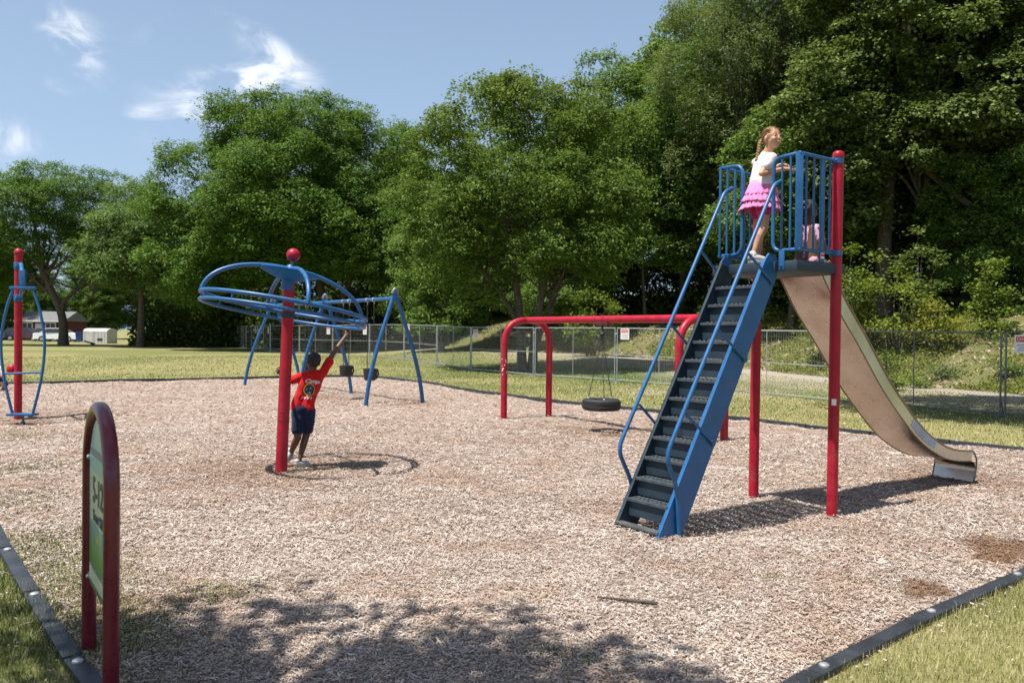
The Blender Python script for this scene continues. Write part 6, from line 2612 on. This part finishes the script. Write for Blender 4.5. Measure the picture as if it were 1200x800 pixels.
        return lay(pts, fs, name, TEE_WHITE, 0.005)
    script('Camp', 0.068, 0.004, 0.105, 'lettering')
    script('mmm', 0.050, -0.004, -0.098, 'lettering')
    # shorts
    b = Blob()
    b.chain((*(wa + Vector((-0.05, 0, -0.05))), 0.082), (*(wa + Vector((0.05, 0, -0.05))), 0.082))
    for hp, k in ((hl, kA), (hr, kB)):
        b.chain((*hp, 0.084), (*hp.lerp(k, .45), 0.083), (*hp.lerp(k, .70), 0.076))
    b.build('shorts', NAVY, g, 0.008, 3, 0.012, 10)
    # short textured hair
    b = Blob()
    b.ell(hc + u * 0.028 * s - f * 0.022 * s, 0.096 * s, (0.90, 1.0, 0.98), rot)
    b.ell(hc - f * 0.055 * s - u * 0.012 * s, 0.064 * s, (1.0, 0.85, 1.0), rot)
    b.build('hair', HAIR_K, g, 0.005, 1, 0.008, 60)


boy()


def edge_child():
    # mostly outside the frame on the left
    x, y = -12.84, 20.0
    z = float(mulch_z(x, y))
    g = thing('person', 'child in a white and yellow top squatting at the left edge beyond the hoop spinner', 'person', (x, y, z))
    o = Vector((x, y, z))
    up_ = Vector((0, 0, 1))
    b = Blob()
    pel = o + Vector((0.02, 0.05, 0.20))
    sh = o + Vector((0.0, -0.08, 0.56))
    hc = sh + Vector((-0.09, -0.07, 0.17))
    f, r, u, s, rot = head(b, hc, (-0.4, -1, -0.3), 0.20)
    b.chain((*(hc - up_ * .06), .04), (*sh, .05))
    kn, an = [], []
    for sg in (-1, 1):
        k_ = o + Vector((0.12 * sg + .02, -0.22, 0.30))
        a_ = o + Vector((0.10 * sg + .02, -0.06, 0.06))
        kn.append(k_)
        an.append(a_)
        b.chain((*(sh + Vector((0.06 * sg, 0, 0))), .055), (*(pel + Vector((0.05 * sg, 0, 0))), .075))
        b.chain((*(pel + Vector((.06 * sg, 0, 0))), .068), (*k_, .045), (*k_.lerp(a_, .4), .042), (*a_, .026))
        el = sh + Vector((0.15 * sg, -0.10, -0.17))
        wr = el + Vector((-0.03 * sg, -0.15, -0.02))
        b.chain((*(sh + Vector((0.11 * sg, 0, -.01))), .036), (*el, .027), (*wr, .02))
        hand(b, wr, (0, -1, -0.3), (0, 0, -1), (-sg, 0, .3), 0.9, 0.8)
    body = b.build('body', SKIN_TAN, g, 0.006, 3)
    face_bits(hc, f, r, u, s, body, False)
    b = Blob()
    for sg in (-1, 1):
        b.chain((*(sh + Vector((0.06 * sg, 0, 0))), .068), (*(pel + Vector((0.055 * sg, 0, 0.02))), .092))
        b.chain((*(sh + Vector((0.10 * sg, 0, -.01))), .05), (*(sh + Vector((0.135 * sg, -0.05, -.10))), .05))
    b.build('tshirt', PATTERN2, g, 0.009, 3, 0.01)
    b = Blob()
    for sg in (0, 1):
        b.chain((*(pel + Vector((0.06 * (2 * sg - 1), 0, -.02))), .084), (*kn[sg], .062))
    b.build('shorts', NAVY, g, 0.009, 3)
    b = Blob()
    b.ell(hc + u * 0.028 * s - f * 0.02 * s, 0.094 * s, (0.9, 1, .97), rot)
    b.build('hair', HAIR_K, g, 0.006, 1)
    for a_ in an:
        q = Vector((a_.x, a_.y, z + 0.025))
        shoe(g, q + Vector((0, 0.03, 0)), q - Vector((0, .12, 0)), RUBBER, 0.035)


edge_child()

# ------------------------------------------------------------------ far left: house, shed, cars
BRICKRED = painted('dark_red_siding', (0.10, 0.022, 0.020), 0.8, 0.25, scale=2, coat=0.0)
SHEDWHITE = painted('shade_toned_white_sheet', (0.50, 0.50, 0.49), 0.7, 0.2, scale=2, coat=0.0)  # shed white toned down: the shade of the trees is put into the colour
ROOF = painted('grey_shingle', (0.15, 0.15, 0.155), 0.9, 0.25, scale=3, coat=0.0)
GLASS = painted('dark_glass', (0.03, 0.035, 0.04), 0.08, 0.2, coat=0.0)
CARWHITE = painted('white_car_paint', (0.74, 0.75, 0.76), 0.25, 0.06, scale=2, coat=0.6)
CARDARK = painted('dark_car_paint', (0.022, 0.020, 0.026), 0.25, 0.2, scale=2, coat=0.6)
CARRED = painted('maroon_car_paint', (0.06, 0.012, 0.016), 0.25, 0.2, scale=2, coat=0.6)
CARSILVER = painted('silver_car_paint', (0.50, 0.51, 0.52), 0.25, 0.06, scale=2, metal=0.4, coat=0.6)
BINBLUE = painted('blue_bin_plastic', (0.012, 0.05, 0.28), 0.5, 0.15, coat=0.0)
WOOD = painted('weathered_wood', (0.30, 0.21, 0.13), 0.9, 0.35, scale=12, coat=0.0)
TAIL = painted('tail_lamp', (0.35, 0.01, 0.01), 0.2, 0.1, coat=0.0)


def car(label, x, y, mat, L=4.5, H=1.45, rz=0.0, suv=False):
    z = float(ground_z(x, y))
    g = thing('parked_car', label, 'car', (x, y, z), 'cars parked by the house', rz)
    W = 1.76
    if suv:
        side = [(-L / 2, .45), (-L / 2, .95), (-L / 2 + .15, 1.05), (-L / 2 + .45, H), (L * .12, H), (L * .26, 1.05), (L / 2 - .1, .92), (L / 2, .7), (L / 2, .4)]
        gl = [(-L / 2 + .35, 1.06), (-L / 2 + .58, H - .08), (L * .10, H - .08), (L * .215, 1.06)]
    else:
        side = [(-L / 2, .42), (-L / 2, .82), (-L / 2 + .1, .95), (-L / 2 + .75, 1.0), (-L * .22, H), (L * .08, H), (L * .27, 1.0), (L / 2 - .1, .86), (L / 2, .62), (L / 2, .38)]
        gl = [(-L / 2 + .92, 1.0), (-L * .205, H - .07), (L * .07, H - .07), (L * .235, 1.0)]
    # wheel arches cut into the lower line
    low = []
    for cx in (L * .31, -L * .30):
        low += [(cx + .36 * math.cos(a), .30 + .36 * math.sin(a)) for a in [math.pi * k / 6 for k in range(7)]]
        if cx > 0:
            low = [(L / 2, .28)] + low
    low += [(-L / 2, .28)]
    prof = side + low
    mb = MB()
    n = len(prof)
    secs = []
    for yy, ins in ((-W / 2, 0.10), (-W / 2 + .06, 0.0), (W / 2 - .06, 0.0), (W / 2, 0.10)):
        row = []
        for (px, pz) in prof:
            tum = 0.16 * max(0, (pz - 0.95)) / 0.5
            sgn = -1 if yy < 0 else 1
            row.append(Vector((px * (1 - ins * 0.25), yy - sgn * tum, pz - ins * 0.12 * (pz > .6))))
        secs.append(row)
    vs = [v for row in secs for v in row]
    fs = []
    for j in range(3):
        for i in range(n):
            i2 = (i + 1) % n
            fs.append((j * n + i, j * n + i2, (j + 1) * n + i2, (j + 1) * n + i))
    fs.append(tuple(range(n)))
    fs.append(tuple(range(4 * n - 1, 3 * n - 1, -1)))
    mb.add(vs, fs)
    bd = mb.build('body', mat, g, local=True, angle=35)
    for sg in (-1, 1):
        mb = MB()
        mb.prism([Vector((a, sg * (W / 2 - 0.16 * max(0, c - .95) / .5 - 0.012), c)) for a, c in gl], (0, -0.012, 0), (0, 0.016, 0))
        mb.build('side_window', GLASS, bd, local=True, smooth=False)
    a0, a1 = (gl[3], gl[2])
    mb = MB()
    mb.prism([Vector((a0[0] + .09, -W / 2 + .22, a0[1])), Vector((a0[0] + .09, W / 2 - .22, a0[1])), Vector((a1[0] + .09, W / 2 - .34, a1[1])), Vector((a1[0] + .09, -W / 2 + .34, a1[1]))], (0, 0, 0.0), (0.03, 0, 0.03))
    mb.build('windscreen', GLASS, bd, local=True, smooth=False)
    for cx in (L * .31, -L * .30):
        for sg in (-1, 1):
            mb = MB()
            mb.lathe([(0.2, -0.09), (0.31, -0.10), (0.325, -0.06), (0.325, 0.06), (0.31, 0.10), (0.2, 0.09)], (cx, sg * (W / 2 - .13), .32), 20, (0, 1, 0))
            wl = mb.build('wheel', RUBBER, g, local=True)
            mb = MB()
            mb.lathe([(0.20, -0.10), (0.19, 0.10)], (cx, sg * (W / 2 - .125), .32), 14, (0, 1, 0))
            mb.build('rim', STEEL, wl, local=True)
    for sg in (-1, 1):
        mb = MB()
        mb.box((-L / 2 + .02, sg * .66, .82), (.08, .28, .16), None, .02)
        mb.build('tail_lamp', TAIL, bd, local=True)
        mb = MB()
        mb.box((L / 2 - .06, sg * .62, .74), (.10, .34, .14), None, .02)
        mb.build('headlight', GLASS, bd, local=True)
    return g


def far_left():
    def G(x, y):
        return float(ground_z(x, y))
    car('white sedan parked just left of the locust trunk on the far lawn', -50.2, 88.2, CARWHITE, 4.7, 1.5, R(4))
    car('dark maroon car parked left of the white sedan', -52.9, 91.0, CARRED, 4.4, 1.45, R(-6))
    car('black hatchback parked behind the hoop spinner post', -56.2, 92.0, CARDARK, 4.3, 1.5, R(5), True)
    car('silver car at the left end of the row of cars', -60.2, 91.0, CARSILVER, 4.5, 1.45, R(-4))
    # house
    x, y = -56.8, 98.5
    z = G(x, y)
    g = thing('house', 'low dark red house with a grey roof beyond the parked cars', 'house', (x, y, z))
    mb = MB()
    mb.box((0, 0, 1.15), (5.4, 5.0, 2.3))
    wl = mb.build('wall', BRICKRED, g, local=True, smooth=False)
    mb = MB()
    o = [(-3.0, -3.0, 2.28), (-3.0, 3.0, 2.28), (-3.0, 0, 3.5)]
    mb.prism(o, (0, 0, 0), (6.0, 0, 0))
    mb.build('roof', ROOF, g, local=True, smooth=False)
    mb = MB()
    mb.box((0, -3.01, 2.26), (6.0, 0.05, 0.16))
    mb.build('fascia', WHITE, g, local=True, smooth=False)
    for wx in (-1.6, 1.2):
        mb = MB()
        for cx_, cz_, sx_, sz_ in ((0, 2.05, 1.3, .12), (0, .98, 1.3, .12), (-.6, 1.5, .1, .96), (.6, 1.5, .1, .96), (0, 1.5, .06, .96)):
            mb.box((wx + cx_, -2.54, cz_), (sx_, 0.1, sz_))
        wn = mb.build('window', WHITE, g, local=True, smooth=False)
        mb = MB()
        mb.box((wx, -2.52, 1.5), (1.12, 0.04, 0.94))
        mb.build('pane', GLASS, wn, local=True, smooth=False)
    mb = MB()
    mb.box((-0.2, -2.53, 1.0), (0.9, 0.06, 2.0))
    mb.build('door', WHITE, g, local=True, smooth=False)
    # white trailer-like shed with a rounded top
    x, y = -41.8, 81.0
    z = G(x, y)
    g = thing('storage_shed', 'white shed with a rounded roof at the edge of the far trees', 'shed', (x, y, z), None, R(-8))
    mb = MB()
    o = [(-1.0, -.1), (-1.0, 1.4)] + [(1.0 * math.cos(a), 1.4 + 0.36 * math.sin(a)) for a in [math.pi - math.pi * k / 8 for k in range(9)]] + [(1.0, -.1)]
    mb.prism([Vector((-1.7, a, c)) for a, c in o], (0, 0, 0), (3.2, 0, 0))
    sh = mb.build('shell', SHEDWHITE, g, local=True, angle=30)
    for k in range(7):
        mb = MB()
        mb.box((-1.5 + k * 0.45, -1.008, 0.7), (0.03, 0.02, 1.4))
        mb.build('seam', STEEL, sh, local=True, smooth=False)
    mb = MB()
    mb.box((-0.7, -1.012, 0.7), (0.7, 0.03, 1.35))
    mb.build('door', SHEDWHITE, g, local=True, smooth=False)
    mb = MB()
    mb.box((0.55, -1.012, 0.45), (0.7, 0.03, 0.28))
    mb.build('vent', INK, g, local=True, smooth=False)
    g.scale = (0.82, 0.82, 0.86)
    # wheeled bin
    x, y = -46.4, 85.5
    g = thing('wheelie_bin', 'blue wheelie bin between the sedan and the white shed', 'bin', (x, y, G(x, y)))
    mb = MB()
    mb.add([(-.25, -.28, .08), (.25, -.28, .08), (.25, .28, .08), (-.25, .28, .08), (-.31, -.36, 1.0), (.31, -.36, 1.0), (.31, .36, 1.0), (-.31, .36, 1.0)], [(0, 1, 2, 3), (4, 5, 6, 7), (0, 1, 5, 4), (1, 2, 6, 5), (2, 3, 7, 6), (3, 0, 4, 7)])
    mb.build('tub', BINBLUE, g, local=True, smooth=False)
    mb = MB()
    mb.box((0, -.02, 1.035), (.66, .78, .07), None, .02)
    mb.build('lid', BINBLUE, g, local=True)
    for sg in (-1, 1):
        mb = MB()
        mb.lathe([(.09, -.03), (.1, 0), (.09, .03)], (sg * .24, .27, .1), 12, (1, 0, 0))
        mb.build('wheel', RUBBER, g, local=True)
    # cut log and a plank lying on the lawn
    x, y = -38.2, 72.0
    g = thing('fallen_log', 'short pale log lying on the lawn right of the locust trunk', 'log', (x, y, G(x, y)))
    mb = MB()
    mb.tube([(-.5, .1, .34), (-.1, .05, .24), (.25, 0, .16), (.5, -.05, .10)], .08, 12)
    mb.build('trunk_piece', WOOD, g, local=True)
    mb = MB()
    mb.lathe([(.11, 0), (.12, .16), (.1, .18)], (.3, -.15, 0), 12)
    mb.build('stump', BARK, g, local=True)
    # hedge behind the cars
    rs = np.random.RandomState(51)
    n = 9000
    hx, hy, hz = rs.uniform(-74, -56.5, n), 97 + rs.uniform(0, 2.2, n), rs.rand(n) ** .7 * (1.9 + 0.5 * np.sin(np.arange(n)))
    q = leaf_quads(rs, np.stack([hx, hy, hz + ground_z(hx, hy)], -1), np.full(n, .34), .7, .4)
    g = np_mesh('hedge', q, 4, LF_BRIGHT, {'tip': rs.rand(n) * .5})
    tag(g, 'yellow-green hedge behind the parked cars at the far left', 'hedge')


far_left()

# ------------------------------------------------------------------ a stick on the chips
mb = MB()
pth = [(0.52, 4.70, 0.0), (0.62, 4.68, 0), (0.74, 4.655, 0.0), (0.86, 4.61, 0)]
pth = [Vector((a, b, float(mulch_z(a, b)) + 0.028)) for a, b, c in pth]
mb.tube(catmull(pth, 4), 0.011, 8, rr=[0.006 + 0.007 * i / 12 for i in range(13)])
st = mb.build('stick', BARK, None)
tag(st, 'dark broken stick lying on the near wood chips', 'stick')
